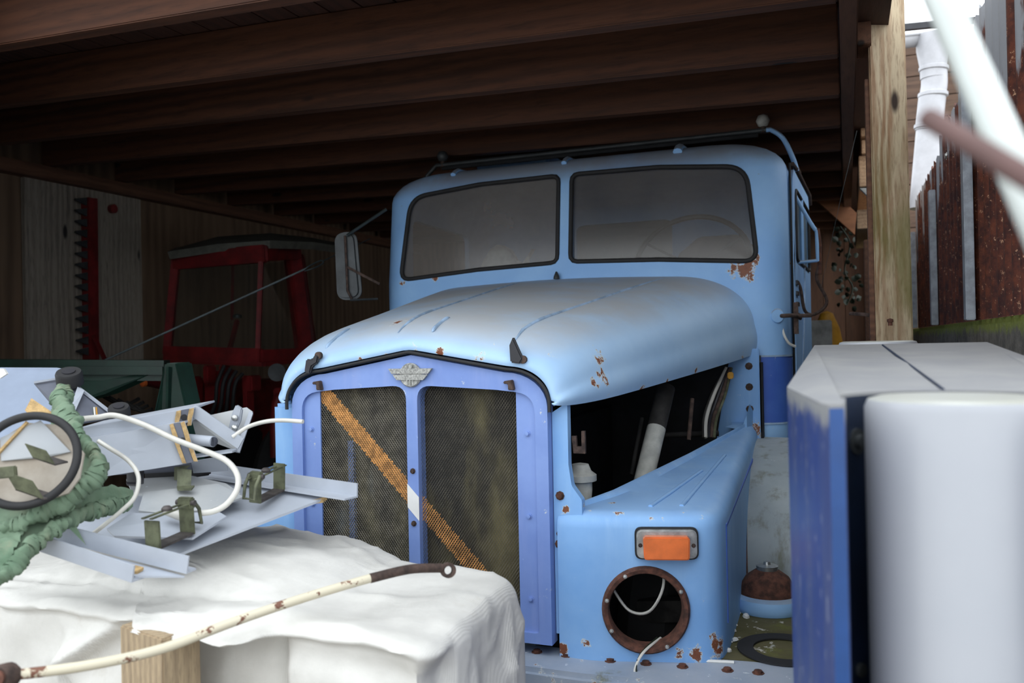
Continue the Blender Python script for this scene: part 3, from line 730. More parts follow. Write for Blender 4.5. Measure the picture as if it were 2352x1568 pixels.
# ---- side plates next to the radiator
sp = G().prism([T(p[0], 2.335, p[1]) for p in fillet([(.44, .76), (.44, 1.40), (.487, 1.43), (.487, 1.25), (.495, 1.19), (.525, 1.15), (.525, .98), (.50, .96), (.50, .76)], [0, 0, 0, .04, .03, .01, 0, 0, 0], 4)], (0, .03, 0)).make('radiator_side_plate', 'fender', truck)
for x_, z in ((.46, 1.16), (.46, 1.05), (.505, 1.05), (.455, 1.02)): bolt(sp, T(x_, 2.334, z), (0, -1, 0), .009, 'rust')
G().prism([T(p[0], 2.36, p[1]) for p in [(.49, 1.33), (.495, 1.28), (.53, 1.28), (.53, 1.345), (.52, 1.345), (.52, 1.30), (.505, 1.30), (.503, 1.33)]], (0, .012, 0)).make('latch_hook', 'rust2', truck)
G().box(T(-.56, 2.36, .72), T(-.447, 2.40, 1.418)).make('radiator_side_plate', 'fender', truck, bevel=.012)
rows = []
for y in (2.40, 2.9, 3.4, 3.86):
    b = bint(y); rows.append([T(-b[1]+.01, y, .95), T(-b[1]+.0, y, b[2]+.02)])
o = G().loft(rows).make('engine_side_panel', 'fender', truck, 60); solidify(o, .01); bpy.context.view_layer.update(); bake(o)

# ---- front wings
def fender(sgn):
    # plan outline: inner front -> rounded outer corner -> back along the side
    lipz = lambda t: 1.118+.125*t
    plan = fillet([(.452, 2.325), (.55, 2.315), (.895, 2.41), (.905, 2.55), (.872, 3.86)], [0, .3, .085, .5, 0], 8)
    P = resample([(p[0], p[1], 0) for p in plan], 60, False)
    inner = resample([(.455, 2.34, 0), (.50, 2.40, 0), (.56, 2.55, 0), (.70, 3.1, 0), (.865, 3.86, 0)], 60, False)
    def nrm(i):
        d = P[min(i+1, 59)]-P[max(i-1, 0)]; d.normalize(); return Vector((d.y, -d.x, 0))
    rows = []
    for z in (.70, .8, .9, 1.0): rows.append([Vector((p.x, p.y, z)) for p in P])
    for k in range(5):
        a = R(90*k/4); rr = .045
        rows.append([Vector((P[i].x, P[i].y, 0))-nrm(i)*rr*(1-math.cos(a))+Vector((0, 0, lipz(max(0, (P[i].y-2.45)/1.41))-rr+rr*math.sin(a))) for i in range(60)])
    last = rows[-1]
    for t in (.33, .66, .9, .95, 1.):
        rows.append([last[i].lerp(Vector((inner[i].x, inner[i].y, lipz(max(0, (inner[i].y-2.40)/1.46)))), t)+Vector((0, 0, {.95: .012, 1.: .014}.get(t, 0))) for i in range(60)])
    rows.append([q-Vector((0, 0, .06)) for q in rows[-1]])
    rows = [[T(sgn*q.x, q.y, q.z) for q in r_] for r_ in rows]
    if sgn > 0: rows = [r_[::-1] for r_ in rows]
    o = G().loft(rows).make('front_wing', 'fender', truck, fix=False)
    me_ = o.data; me_.update()
    if me_.polygons[(15 if sgn < 0 else 44)].normal.y > 0: me_.flip_normals()
    solidify(o, .006, -1)
    hc = AY(1481, 1401, 2.35); hx = hc.x if sgn > 0 else 2*XC-hc.x
    c = Vector((hx, 2.2, hc.z)); cut(o, [G().lathe([(.108, 0), (.108, .4)], c, (0, 1, 0), 48)], 40)
    ax = Vector((sgn*-.0, -1, 0)); ax = Vector((sgn*.27, -1, 0)).normalized()
    c0 = Vector((hx, 2.362, hc.z))
    rg = G().lathe([(.124, 0), (.122, .016), (.116, .024), (.106, .022), (.102, .010), (.102, -.03), (.112, -.03)], c0, ax, 48, closed=True).make('headlamp_ring', 'rust', truck, 40)
    for a in (R(60), R(150), R(240), R(330), R(15)):
        e1 = ax.cross(Vector((0, 0, 1))).normalized(); e2 = Vector((0, 0, 1))
        bolt(rg, c0+ax*.023+(e1*math.cos(a)+e2*math.sin(a))*.112, ax, .004, 'chrome', 'ring_screw')
    return o, c0
fw_r, hc_r = fender(1); fw_l, hc_l = fender(-1)
for (xa, ya, xb, yb_) in ((.70, 2.44, .775, 2.9), (.785, 2.47, .82, 3.15)):
    G().tube([T(xa, ya, 1.121), T(xb, yb_, 1.120+.0885*(yb_-2.45))], .007, 8, flat=.8).make('pressed_rib', 'fender', fw_r, 60)
G().tube([T(.895+.003, 2.52, .78), T(.899, 2.52, 1.06), T(.872, 3.8, 1.14)], .008, 6).make('side_bead', 'cabdark', fw_r, 60)
# wires and dark parts inside the headlamp hole
G().tube(spline([hc_r+Vector((-.11, .06, .03)), hc_r+Vector((-.06, .05, -.025)), hc_r+Vector((.0, .045, -.02)), hc_r+Vector((.04, .05, .05)), hc_r+Vector((.03, .1, .12))], 6), .0045, 6).make('lamp_wire', 'cable', truck, 60)
G().tube(spline([hc_r+Vector((.03, .05, -.095)), hc_r+Vector((.0, -.05, -.108)), hc_r+Vector((-.015, -.085, -.15)), hc_r+Vector((.01, -.12, -.19)), hc_r+Vector((.07, -.14, -.21))], 6), .004, 6).make('lamp_wire', 'cable', truck, 60)
G().tube(spline([hc_r+Vector((.02, .05, -.095)), hc_r+Vector((-.005, -.052, -.11)), hc_r+Vector((-.01, -.085, -.15)), hc_r+Vector((.03, -.12, -.20)), hc_r+Vector((.10, -.13, -.215))], 6), .003, 6).make('lamp_wire', 'leaf', truck, 60)
G().prism([hc_r+Vector(p) for p in ((-.11, .35, -.09), (.04, .3, -.06), (.10, .3, .02), (.10, .3, -.12), (-.11, .35, -.16))], (0, .05, 0)).make('arch_bracket', 'engine', truck)
G().box(T(.46, 2.85, .68), T(.86, 2.88, 1.0)).make('wheel_arch_panel', 'dark', truck)
# indicator lamp
ic = AY(1531, 1250, 2.362); ea = Vector((1, .27, 0)).normalized(); en = Vector((.27, -1, 0)).normalized()
def ip(x, z, o=0.): return ic+ea*x+Vector((0, 0, z))+en*o
ind = G().prism([ip(p[0], p[1], -.01) for p in fillet([(-.083, -.037), (-.083, .043), (.083, .043), (.083, -.037)], .018, 5)], en*.022).make('indicator_lamp', 'chrome', truck, bevel=.004)
G().prism([ip(p[0], p[1], .008) for p in fillet([(-.064, -.036), (-.066, .028), (.062, .028), (.060, -.036)], .010, 4)], en*.028).make('orange_lens', 'orange', ind, bevel=.006)
G().prism([ip(p[0], p[1], -.012) for p in fillet([(-.088, -.042), (-.088, .047), (.088, .047), (.088, -.042)], .02, 5)], en*.012).make('rubber_gasket', 'rubber', ind)
for x_ in (-.073, .073): bolt(ind, ip(x_, 0, .012), en, .004, 'rust2', 'screw')

# ---- bumper, mossy step, grey rear arch
bpl = [(-1.2, 2.30), (-.95, 2.22), (.55, 2.205), (.95, 2.24), (1.13, 2.275), (1.13, 2.48), (.93, 2.46), (.5, 2.40), (-.9, 2.40), (-1.2, 2.44)]
bmp = G().prism([T(p[0], p[1], .50) for p in bpl], (0, 0, .20)).make('bumper', 'bumper', truck, bevel=.015)
for x_ in (-.30, .38, .47, .60, .70, .80, .92, 1.0): bolt(bmp, T(x_, 2.33+max(0, x_-.6)*.1, .70), (0, 0, 1), .011, 'rust')
G().tube([T(.82, 2.40, .703), T(.93, 2.42, .703)], .005, 6).make('paint_flake', 'stripe', bmp)
G().box(T(.84, 2.44, .64), T(1.135, 3.22, .70)).make('step_plate', 'mossplate', truck, bevel=.01)
rows = []
for i in range(11):
    t = i/10; a = R(90*t); y = 3.12+.75*(1-math.cos(a)) if False else 3.12+.72*t**1.9; z = .70+.47*math.sin(a*1.0)
    rows.append([T(.865+.03*(1-t), y, z), T(1.0, y-.01, z), T(1.13, y-.012, z)])
o = G().loft(rows).make('rear_arch', 'wing', truck, 60); solidify(o, .01, 0); bpy.context.view_layer.update(); bake(o)
G().tube([r_[0]+Vector((-.004, -.004, 0)) for r_ in rows], .009, 6).make('arch_edge', 'rust', truck, 60)
rr = random.Random(3)
g = G()
for i in range(70):
    p = T(.87+.05*rr.random()**2+(.2*rr.random() if i % 3 == 0 else 0), 3.10-.62*rr.random() if i % 3 else 3.09-.03*rr.random(), .702); s_ = .004+.008*rr.random()
    g.lathe([(s_, 0), (s_*.8, s_*.7), (0, s_)], p, (rr.uniform(-.3, .3), rr.uniform(-.3, .3), 1), 6)
o = g.make('paint_crumbs', 'stripe', truck); o['kind'] = 'stuff'

# ---- engine bay
G().box(T(-.42, 2.62, .85), T(.25, 3.75, 1.35)).make('engine_block', 'dark', truck, bevel=.04)
G().box(T(-.85, 3.80, .9), T(.9, 3.84, 1.5)).make('firewall', 'dark', truck)
G().box(T(-.6, 2.42, .62), T(-.36, 3.9, .75)).make('chassis_rail', 'dark', truck); G().box(T(.36, 2.42, .62), T(.5, 5.3, .75)).make('chassis_rail', 'dark', truck)
a = D(1478, 1105, 2.95); b = D(1530, 890, 3.15)
ap_ = G().tube([a+(a-b)*.3, a, a.lerp(b, .55)], .034, 16).make('air_pipe', 'whitepipe', truck, 60)
G().tube([a.lerp(b, .55), b], .0338, 16).make('sooty_sleeve', 'engine', ap_, 60)
c = D(1334, 1140, 2.62)
G().lathe([(.034, -.08), (.034, 0), (.036, .02), (.036, .045), (.05, .05), (.05, .068), (.034, .08), (.026, .10), (.0, .105)], c, (0, 0, 1), 20).make('fluid_reservoir', 'whitepipe', truck, 40)
G().tube([D(1582, 1010, 3.2), D(1590, 915, 3.25)], .008, 8).make('linkage_rod', 'rust2', truck, 60)
G().tube([D(1500, 1000, 3.5), D(1650, 995, 3.5)], .012, 8).make('cross_tube', 'engine', truck, 60)
G().tube([D(1450, 1090, 3.1), D(1475, 960, 3.2)], .008, 8).make('linkage_rod', 'engine', truck, 60)
for k, (dx, mt, r_) in enumerate(((0, 'cable', .008), (8, 'blackpart', .006), (14, 'rust2', .007), (20, 'olive', .006), (-4, 'engine', .006))):
    G().tube(spline([D(1620+dx, 1005, 3.35), D(1622+dx*1.2, 960, 3.4), D(1640+dx*1.3, 905, 3.5), D(1668+dx*.6, 845, 3.6)], 6), r_, 6).make('wiring', mt, truck, 60)
G().box(D(1678, 862, 3.55)-Vector((.012, .01, .014)), D(1678, 862, 3.55)+Vector((.012, .01, .014))).make('fuse_holder', 'yellow', truck, bevel=.004)
br = G().prism([T(.70, 3.79, 1.16), T(.77, 3.79, 1.56), T(.888, 3.79, 1.56), T(.888, 3.79, 1.16)], (0, .02, 0)).make('firewall_bracket', 'fender', truck, bevel=.004)
for z in (1.30, 1.395, 1.485): bolt(br, T(.845, 3.79, z), (0, -1, 0), .011, 'rust2')
G().box(T(.889, 3.80, 1.20), T(.893, 3.82, 1.53)).make('bracket_gap_shade', 'rubber', truck)  # black strip draws the dark of the gap beside the bracket
# wheels carry the lorry
for s_ in (-1, 1):
    for y in (3.15, 6.1):
        wh = G().lathe([(.28, -.1), (.44, -.11), (.49, -.06), (.49, .06), (.44, .11), (.28, .1)], T(s_*.62 if y < 4 else s_*.75, y, .49), (1, 0, 0), 32).make('tyre', 'tyre', truck, 40)
        G().lathe([(0, -.05), (.1, -.05), (.14, -.02), (.29, -.06), (.29, .06), (.1, .05), (0, .05)], T(s_*.62 if y < 4 else s_*.75, y, .49), (1, 0, 0), 24).make('rim', 'rust2', wh, 40)
G().box(T(-.95, 5.55, .85), T(.95, 8.0, 1.0)).make('load_bed', 'dark', truck)

# headlamp shell and rubber ring lying on the step
hp = AZ(1764, 1396, .70); hp.z = .701
hl_ = empty('headlamp_shell', hp, 'blue headlamp bezel with a rusty reflector bowl lying on the mossy step', 'headlamp')
G().lathe([(.112, 0), (.122, .02), (.116, .045), (.098, .054), (.094, .045), (.104, .02), (.10, 0)], hp, (0, 0, 1), 36, closed=True).make('bezel', 'cab', hl_, 40)
G().lathe([(.094, .04), (.088, .075), (.07, .105), (.042, .125), (.03, .13)], hp, (0, 0, 1), 32).make('reflector_bowl', 'rust', hl_, 50)
G().lathe([(.034, .128), (.036, .142), (.012, .146), (.010, .155), (0, .156)], hp, (0, 0, 1), 20).make('bulb_socket', 'chrome', hl_, 50)
q = AZ(1800, 1494, .70); q.z = .703
tag(G().lathe([(.085, 0), (.13, 0), (.13, .004), (.085, .004)], q+Vector((.0, 0, 0)), (0, 0, 1), 40, closed=True).make('rubber_ring', 'rubber'), 'flat black rubber sealing ring lying on the mossy step', 'ring')

# ================================================================== RIGHT FOREGROUND
cabn = empty('blue_cabinet', (.12, 1.8, 0), 'blue sheet metal cabinet with dusty sloping grey top and rollers in its ends', 'cabinet')
CXc, CYc, CR, NR = .118, 1.118, .1, .128
def ctop(y): return 1.528+max(0, (y-1.33))*.052
arc = [(CXc+NR*math.cos(R(a)), CYc+NR*math.sin(R(a))) for a in range(200, -21, -10)]
plan = [(-.084, 1.33), (-.026, .992), (-.019, .975), (-.004, .982)]+arc[::1]+[(.24, .982), (.255, .975), (.262, .992), (.32, 1.33), (.32, 2.36), (-.078, 2.36)]
n = len(plan); g = G()
vs = [Vector((p[0], p[1], 0)) for p in plan]+[Vector((p[0], p[1], ctop(p[1])-.004)) for p in plan]
g.add(vs, [tuple(range(n))]+[(i, (i+1) % n, (i+1) % n+n, i+n) for i in range(n)])
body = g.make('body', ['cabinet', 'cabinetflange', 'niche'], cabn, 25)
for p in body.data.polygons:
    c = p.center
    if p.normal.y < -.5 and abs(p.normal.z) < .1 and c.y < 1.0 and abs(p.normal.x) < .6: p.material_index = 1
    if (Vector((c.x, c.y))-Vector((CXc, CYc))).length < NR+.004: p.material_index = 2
lidpl = plan
g = G(); vs = [Vector((p[0], p[1], ctop(p[1])-.004)) for p in lidpl]; vs += [q+Vector((0, 0, .004)) for q in vs]
g.add(vs, [tuple(range(n))[::-1], tuple(range(n, 2*n))]+[(i, (i+1) % n, (i+1) % n+n, i+n) for i in range(n)])
lid = g.make('top_cover', 'cabinettop', cabn, 25)
G().tube([(.117, 1.25, ctop(1.25)+.001), (.0832, 2.30, ctop(2.3)+.001)], .0022, 6).make('seam_groove', 'niche', lid)
p = AZ(2046, 800, 1.555); p.z = ctop(p.y)
G().lathe([(.008, 0), (.008, .012), (.011, .014), (.011, .024), (0, .028)], p, (0, 0, 1), 8).make('cover_bolt', 'rust', lid, 40)
for py in (1013, 1535):
    G().lathe([(.017, 0), (.017, .003), (.009, .003), (.009, .010), (0, .011)], D(1967, py, 1.098), (.83, -.55, 0), 14).make('niche_bolt', 'mirrorback', cabn, 40)
for (cx, cy, lab) in ((CXc, CYc, 'pale grey roller standing in the open niche at the front of the blue cabinet'), (.078, 2.50, 'pale grey roller behind the far end of the blue cabinet')):
    zt = ctop(cy)+.0
    o = G().lathe([(.0, 0), (CR-.01, 0), (CR, .01), (CR, zt-.012), (CR-.004, zt-.003), (CR-.014, zt), (CR-.05, zt-.001), (0, zt-.002)], (cx, cy, 0), (0, 0, 1), 64).make('roller', 'roller', None, 40)
    tag(o, lab, 'roller')
# poles leaning through the view
a = D(2150, -30, .62); b = D(2352, 432, .52); d = (b-a).normalized()
tag(G().tube([a-d*.75, a, b, b+d*((b.z-.012)/-d.z)], .0115, 16).make('white_pole', 'poleW', None, 60), 'smooth white pole leaning across beside the rusty fence', 'pole')
a = D(2133, 272, .47); b = D(2352, 404, .385); d = (b-a).normalized()
tag(G().tube([a, a+d*.01, b, b+d*((b.z-.012)/-d.z)], .0058, 12).make('brown_rod', 'poleB', None, 60), 'thin brown rusty rod crossing in front of the white pole', 'rod')

# ================================================================== TARP, TIMBER, ROD
def tarp():
    base = fillet([(-.70, 1.315), (-.72, 1.785), (-1.5, 1.99), (-2.7, 2.15), (-2.7, 1.315), (-1.33, 1.315), (-1.28, 1.232), (-1.05, 1.232), (-1.00, 1.315)], [.05, .05, .3, .1, .1, .04, .04, .04, .04], 8)
    N = 420; P = [Vector((p.x, p.y)) for p in resample([(p[0], p[1], 0) for p in base], N)]
    cx, cy = -1.6, 1.6; rows = []
    FL = [(p.x, p.z) for p in (AY(px, py, 1.29) for px, py in ((120, 1535), (190, 1490), (265, 1425), (330, 1408), (460, 1412), (560, 1418), (640, 1428), (740, 1438), (860, 1478), (960, 1530)))]
    def hump(x, y):
        h = .006*mnoise.noise((x*4, y*5, 1.3))+.004*mnoise.noise((x*14, y*14, 4))
        h += .02*math.exp(-((x+1.08)**2/.02+(y-1.36)**2/.004))
        h += .009*max(0, 1-abs(mnoise.noise((x*3.4+2, y*4.2, 7.7)))*3.2)**3+.005*max(0, 1-abs(mnoise.noise((x*8+2, y*7, 3.7)))*4)**2
        # lifted by the panel lying on it
        m_ = max(0, 1-((x+1.45)/.40)**2)*max(0, 1-((y-1.70)/.27)**2)
        h += m_**.6*.06
        return h
    for k in range(30):
        t = (k/29)**.7
        r_ = []
        for p in P:
            x = cx+(p.x-cx)*t; y = cy+(p.y-cy)*t; r_.append(Vector((x, y, 1.075+hump(x, y)-.008*max(0, (t-.9)/.1)**2)))
        rows.append(r_)
    for k in range(1, 91):
        q = k/90; drop = 1.062*q**1.25; r_ = []
        for i, p in enumerate(P):
            a = P[i-1]; b = P[(i+1) % N]; d = (b-a).normalized(); nv = Vector((d.y, -d.x))
            if nv.dot(p-Vector((cx, cy))) < 0: nv = -nv
            s_ = i/N*2*math.pi; x, y = p.x, p.y
            roll = .016*math.sin(min(1, q*14)*math.pi/2)
            fold = min(1, q*5)*(.020*mnoise.noise((x*7, y*7, q*1.6+2))+.012*mnoise.noise((x*18+q*4, y*18, q*5)))
            fold += min(1, q*3)*.035*mnoise.noise((x*3.1+5, y*3.1, q*.9))+min(1, q*6)*.014*max(0, 1-abs(mnoise.noise((x*5+q*2.5, y*5, q*2.2+9)))*3)**3+min(1, q*6)*.008*max(0, 1-abs(mnoise.noise((x*11-q*4, y*11, q*5+3)))*3.5)**2
            # tarp is lifted over the timber and hangs back beside it
            if y < 1.32:
                w_t = max(0, min(1, (1.325-y)/.07)); ins = .16*w_t*max(0, min(1, (q-.02)*40)); y += ins; fold *= (1-w_t*.8)
            zz = 1.067+hump(x, y)*(1-q)-drop
            if y < 1.42:
                best = 9; sg = 1
                for (xa, za), (xb, zb_) in zip(FL, FL[1:]):
                    if xa <= x <= xb:
                        zl = za+(zb_-za)*(x-xa)/(xb-xa); best = abs(zz-zl); sg = 1 if zz > zl else -1
                if best < .3: fold += (.030*math.exp(-(best/.03)**2) if sg > 0 else .030*math.exp(-(best/.012)**2)-.022*math.exp(-((best-.05)/.04)**2))*min(1, q*10)
            r_.append(Vector((x+nv.x*(roll+fold+.05*q), y+nv.y*(roll+fold+.05*q), max(.004, 1.067+hump(x, y)*(1-q)-drop))))
        rows.append(r_)
    g = G().loft(rows, True)
    return g
o = tarp().make('tarpaulin', 'tarp', None, 80)
for v_ in o.data.vertices:
    if v_.co.z < .004: v_.co.z = .004
tag(o, 'creased white tarpaulin draped over a load in front of the grille', 'tarpaulin')

tb = empty('timber_block', (-1.14, 1.2, 0), 'upright sawn timber block standing against the front of the white tarpaulin', 'timber')
c0, c1, c2 = D(275, 1440, 1.64), D(372, 1447, 1.555), D(460, 1424, 1.63)
q = [Vector((c.x, c.y, 0)) for c in (c0, c1, c2)]; q.append(q[0]+q[2]-q[1])
G().prism(q, (0, 0, 1.074)).make("post_body", 'timber', tb, bevel=.003)

rod = empty('tie_rod', D(500, 1440, 1.5), 'bent white rod with flaking paint and eye end lying across the tarpaulin', 'rod')
pts = spline([D(20, 1551, 1.36), D(200, 1528, 1.40), D(370, 1490, 1.46), D(530, 1430, 1.53), D(700, 1372, 1.60), D(860, 1325, 1.66), D(940, 1307, 1.70), D(1010, 1304, 1.735)], 8)
G().tube(pts, .0085, 10).make('shaft', 'rod', rod, 60)
G().tube(spline([D(850, 1328, 1.655), D(940, 1307, 1.697), D(1014, 1304, 1.737)], 8), .0093, 10).make('bare_end', 'rust2', rod, 60)
e = D(1029, 1309, 1.745); ex = Vector((.55, -.8, .2)).normalized()
G().lathe([(.0085, -.010), (.0155, -.010), (.0155, .010), (.0085, .010)], e, ex, 20, closed=True).make('eye', 'rust2', rod, 40)
e = D(14, 1553, 1.355)
G().lathe([(0, -.016), (.016, -.016), (.021, -.008), (.021, .008), (.016, .016), (0, .016)], e, (.2, -1, .2), 16).make('ball_joint', 'rust2', rod, 40)
G().lathe([(.0, .014), (.012, .014), (.014, .022), (.0, .026)], e, (.2, -1, .2), 12).make('grease_cap', 'rust', rod, 40)

# ================================================================== PILE OF PANELS
def slab(name, pts, th, mat, parent=None, bevel=0):
    P = [Vector(p) for p in pts]; nv = Vector()
    for i in range(len(P)): nv += P[i].cross(P[(i+1) % len(P)])
    nv.normalize()
    if nv.z < 0: nv = -nv
    return G().prism(P, nv*-th).make(name, mat, parent, bevel=bevel)
def PX(*l): return [D(*p) for p in l]
def lbar(name, p0, p1, w_, h_, t, mat, parent, side=1, up=Vector((0, 0, 1))):
    p0, p1 = Vector(p0), Vector(p1); d = (p1-p0).normalized(); s_ = d.cross(up).normalized()*side; u = s_.cross(d)
    if u.z < 0: u = -u
    q = [(0, 0), (w_, 0), (w_, t), (t, t), (t, h_), (0, h_)]
    return G().prism([p0+s_*a+u*b for a, b in q], p1-p0).make(name, mat, parent)
# large base panel with angle rails
pa = empty('grey_base_panel', D(430, 1200, 2.0), 'light grey metal base panel with angle rails lying lowest on the white tarpaulin', 'panel')
slab('sheet', PX((365, 1289, 1.80), (748, 1142, 2.06), (470, 1080, 2.36), (120, 1190, 2.10)), .006, 'panel', pa)
lbar('angle_rail', D(430, 1082, 2.38), D(822, 1142, 2.03), .045, .034, .004, 'panel', pa, 1)
lbar('angle_rail', D(105, 1236, 1.80), D(428, 1318, 1.70), .03, .036, .004, 'panel', pa, -1)
lbar('angle_rail', D(78, 1262, 1.74), D(302, 1338, 1.655), .045, .034, .004, 'panel', pa, -1)
slab('web_strip', PX((85, 1252, 1.745), (310, 1322, 1.67), (424, 1322, 1.705), (110, 1240, 1.80)), .004, 'panel', pa)
slab('torn_chipboard', PX((270, 1300, 1.70), (298, 1294, 1.715), (330, 1302, 1.70), (315, 1312, 1.68), (282, 1312, 1.67)), .006, 'chip', pa)
slab('torn_chipboard', PX((712, 1150, 2.05), (748, 1140, 2.055), (752, 1146, 2.06), (742, 1154, 2.05), (722, 1157, 2.05)), .012, 'chip', pa)
def plate(nm, lab, pts, mat='panel', th=.005):
    o = slab('metal_plate', pts, th, mat); tag(o, lab, 'plate'); return o
plate('p', 'light grey plate with chamfered corners lying under the front clamp', PX((245, 1213, 1.88), (262, 1230, 1.855), (442, 1235, 1.845), (520, 1185, 1.93), (505, 1176, 1.95), (300, 1178, 1.96)))
plate('p', 'white plate with cut corners in the middle of the plate stack', PX((318, 1172, 1.97), (372, 1178, 1.96), (478, 1170, 1.97), (560, 1140, 2.03), (500, 1110, 2.10), (330, 1130, 2.06)), 'panelold')
plate('p', 'grey octagonal plate lying on top of the plate stack', PX((305, 1132, 2.06), (478, 1157, 2.02), (552, 1133, 2.06), (520, 1110, 2.12), (440, 1092, 2.18), (290, 1100, 2.14)), 'panelold')
plate('p', 'narrow dark grey plate standing below the two housings', PX((250, 1088, 2.14), (440, 1078, 2.16), (440, 1064, 2.18), (250, 1070, 2.16)), 'paneldark')

# folded housings
def housing(lab, tl, tr, br_, bl, endtab, mat):
    e_ = empty('folded_housing', tl, lab, 'housing')
    slab('face', [tl, tr, br_, bl], .005, mat, e_)
    back = Vector((-.10, .28, .02)).normalized()*.13
    slab('top', [tl+Vector((0, 0, .001)), tr+Vector((0, 0, .001)), tr+back, tl+back], .005, mat, e_)
    # end tab with hole and torn chipboard strips
    a0 = tr.lerp(tl, .16); b0 = br_.lerp(bl, .16); nn = (tr-tl).cross(br_-tr).normalized()
    if nn.y > 0: nn = -nn
    t0 = a0+nn*.004; t1 = tr+nn*.004; u0 = b0+nn*.004; u1 = br_+nn*.004
    def q(u, v): return t0.lerp(t1, u).lerp(u0.lerp(u1, u), v)
    if endtab:
        for ua, ub in ((.0, .27), (.70, .98)):
            G().prism([q(ua, .02), q(ub-.03, .0), q(ub, .3), q(ub-.05, .6), q(ub, 1.), q(ua+.04, .98), q(ua-.03, .5)], nn*.006).make('chipboard_strip', 'chip', e_)
        G().prism([q(.27, 0), q(.70, 0), q(.70, 1), q(.27, 1)], nn*.003).make('end_tab', 'paneldark', e_)
        G().lathe([(.008, 0), (.008, .002), (0, .0025)], q(.48, .45)+nn*.003, nn, 12).make('tab_hole', 'rubber', e_)
    return e_
housing('upper light grey folded housing with torn chipboard strips under the thick white cable', D(175, 985, 2.02), D(447, 935, 2.12), D(440, 975, 2.12), D(180, 1030, 2.02), True, 'panel')
housing('lower light grey folded housing with torn chipboard strips above the olive bracket', D(190, 1010, 2.0), D(425, 968, 2.09), D(455, 1060, 2.08), D(215, 1098, 2.0), True, 'panel')
# corner channel frame on the right of the housings
cf = empty('channel_bracket', D(510, 985, 2.15), 'grey channel bracket with triangular corner and clip jutting beyond the housings', 'bracket')
slab('back_plate', PX((440, 962, 2.2), (566, 935, 2.2), (580, 945, 2.19), (545, 1036, 2.16), (450, 1000, 2.2)), .004, 'panelold', cf)
lbar('front_strip', D(438, 952, 2.13), D(548, 1030, 2.10), .004, .030, .004, 'panel', cf)
lbar('bottom_strip', D(445, 1050, 2.13), D(545, 1036, 2.12), .03, .008, .004, 'panel', cf)
slab('upright_edge', PX((572, 945, 2.18), (581, 948, 2.18), (550, 1038, 2.12), (540, 1036, 2.12)), .006, 'panel', cf)
G().tube([D(430, 1008, 2.12), D(490, 1014, 2.09)], .0135, 16).make('tube_stub', 'panel', cf, 60)
G().lathe([(.0115, 0), (.0, .0)], D(491, 1014, 2.088), (.9, -.3, 0), 16).make('tube_mouth', 'paneldark', cf)
G().prism(PX((528, 985, 2.16), (538, 945, 2.16), (546, 928, 2.16), (560, 938, 2.16), (556, 965, 2.16), (545, 990, 2.16)), (.005, -.014, 0)).make('clip', 'panel', cf, bevel=.003)
for px, py in ((541, 960), (540, 983)): G().lathe([(.008, 0), (.008, .008), (.004, .012), (0, .013)], D(px, py, 2.14), (.3, -1, .2), 10).make('clip_screw', 'chrome', cf, 40)
slab('lower_flap', PX((440, 1058, 2.18), (518, 1046, 2.18), (524, 1080, 2.19), (445, 1085, 2.19)), .004, 'panel', cf)
# wedge and upright panel at the back left
wd_ = empty('grey_wedge_panel', D(170, 930, 2.2), 'dark grey wedge shaped panel with pale brace behind the green canvas', 'panel')
slab('sheet', PX((78, 878, 2.25), (148, 866, 2.28), (158, 868, 2.28), (268, 956, 2.22), (175, 972, 2.12), (130, 940, 2.18)), .005, 'paneldark', wd_)
G().bar(D(150, 867, 2.27), D(268, 957, 2.20), .006, .006).make('edge_strip', 'panel', wd_)
slab('brace', PX((178, 888, 2.235), (194, 896, 2.23), (172, 945, 2.15), (160, 938, 2.15)), .006, 'panel', wd_)
G().bar(D(78, 878, 2.24), D(148, 866, 2.27), .005, .005).make('edge_strip', 'panel', wd_)
up_ = tag(slab('blue_grey_panel', PX((-160, 842, 2.45), (130, 843, 2.45), (186, 852, 2.45), (170, 960, 2.35), (110, 1010, 2.3), (-160, 1010, 2.3)), .008, 'panel2', None, .002), 'stained blue-grey sheet panel standing upright at the back of the pile', 'panel')
for px, py, rr_, lab in ((158, 858, .030, 'round black rubber buffer on the blue-grey upright panel'), (273, 938, .024, 'round black rubber buffer behind the upper housing')):
    d_ = 2.24 if px < 200 else 2.17
    e_ = empty('rubber_buffer', D(px, py, d_), lab, 'buffer')
    ax = Vector((.25, -.35, .9))
    G().lathe([(0, -.03), (rr_*1.1, -.03), (rr_*1.1, .0), (rr_, .006), (0, .006)], D(px, py, d_), ax, 28).make('rubber_body', 'rubber', e_, 40)
    G().lathe([(rr_*.55, .006), (rr_*.55, .009), (0, .009)], D(px, py, d_), ax, 20).make('cap_plate', 'blackpart', e_, 40)
# small scraps
sc = tag(slab('chipboard_scrap', PX((57, 942, 1.95), (72, 914, 1.96), (118, 945, 1.95), (122, 962, 1.94), (70, 955, 1.94)), .010, 'chip'), 'torn piece of chipboard sticking up behind the black rubber ring', 'scrap')
wsx = tag(slab('white_scrap', PX((-20, 846, 2.1), (12, 846, 2.1), (20, 858, 2.1), (5, 868, 2.1), (-20, 876, 2.1)), .008, 'stripe'), 'crumpled white scrap on the upright blue-grey panel', 'scrap')
for dx, c in ((0, 'stripe'), (3, 'yellow'), (-4, 'wire')):
    pass
fw_ = empty('frayed_wires', D(220, 950, 2.1), 'thin coloured wire ends poking up beside the thick white cable', 'wire')
for px, c in ((216, 'stripe'), (221, 'yellow'), (213, 'wire')): G().tube([D(px+2, 955, 2.08), D(px, 935, 2.09)], .0018, 6).make('strand', c, fw_, 60)

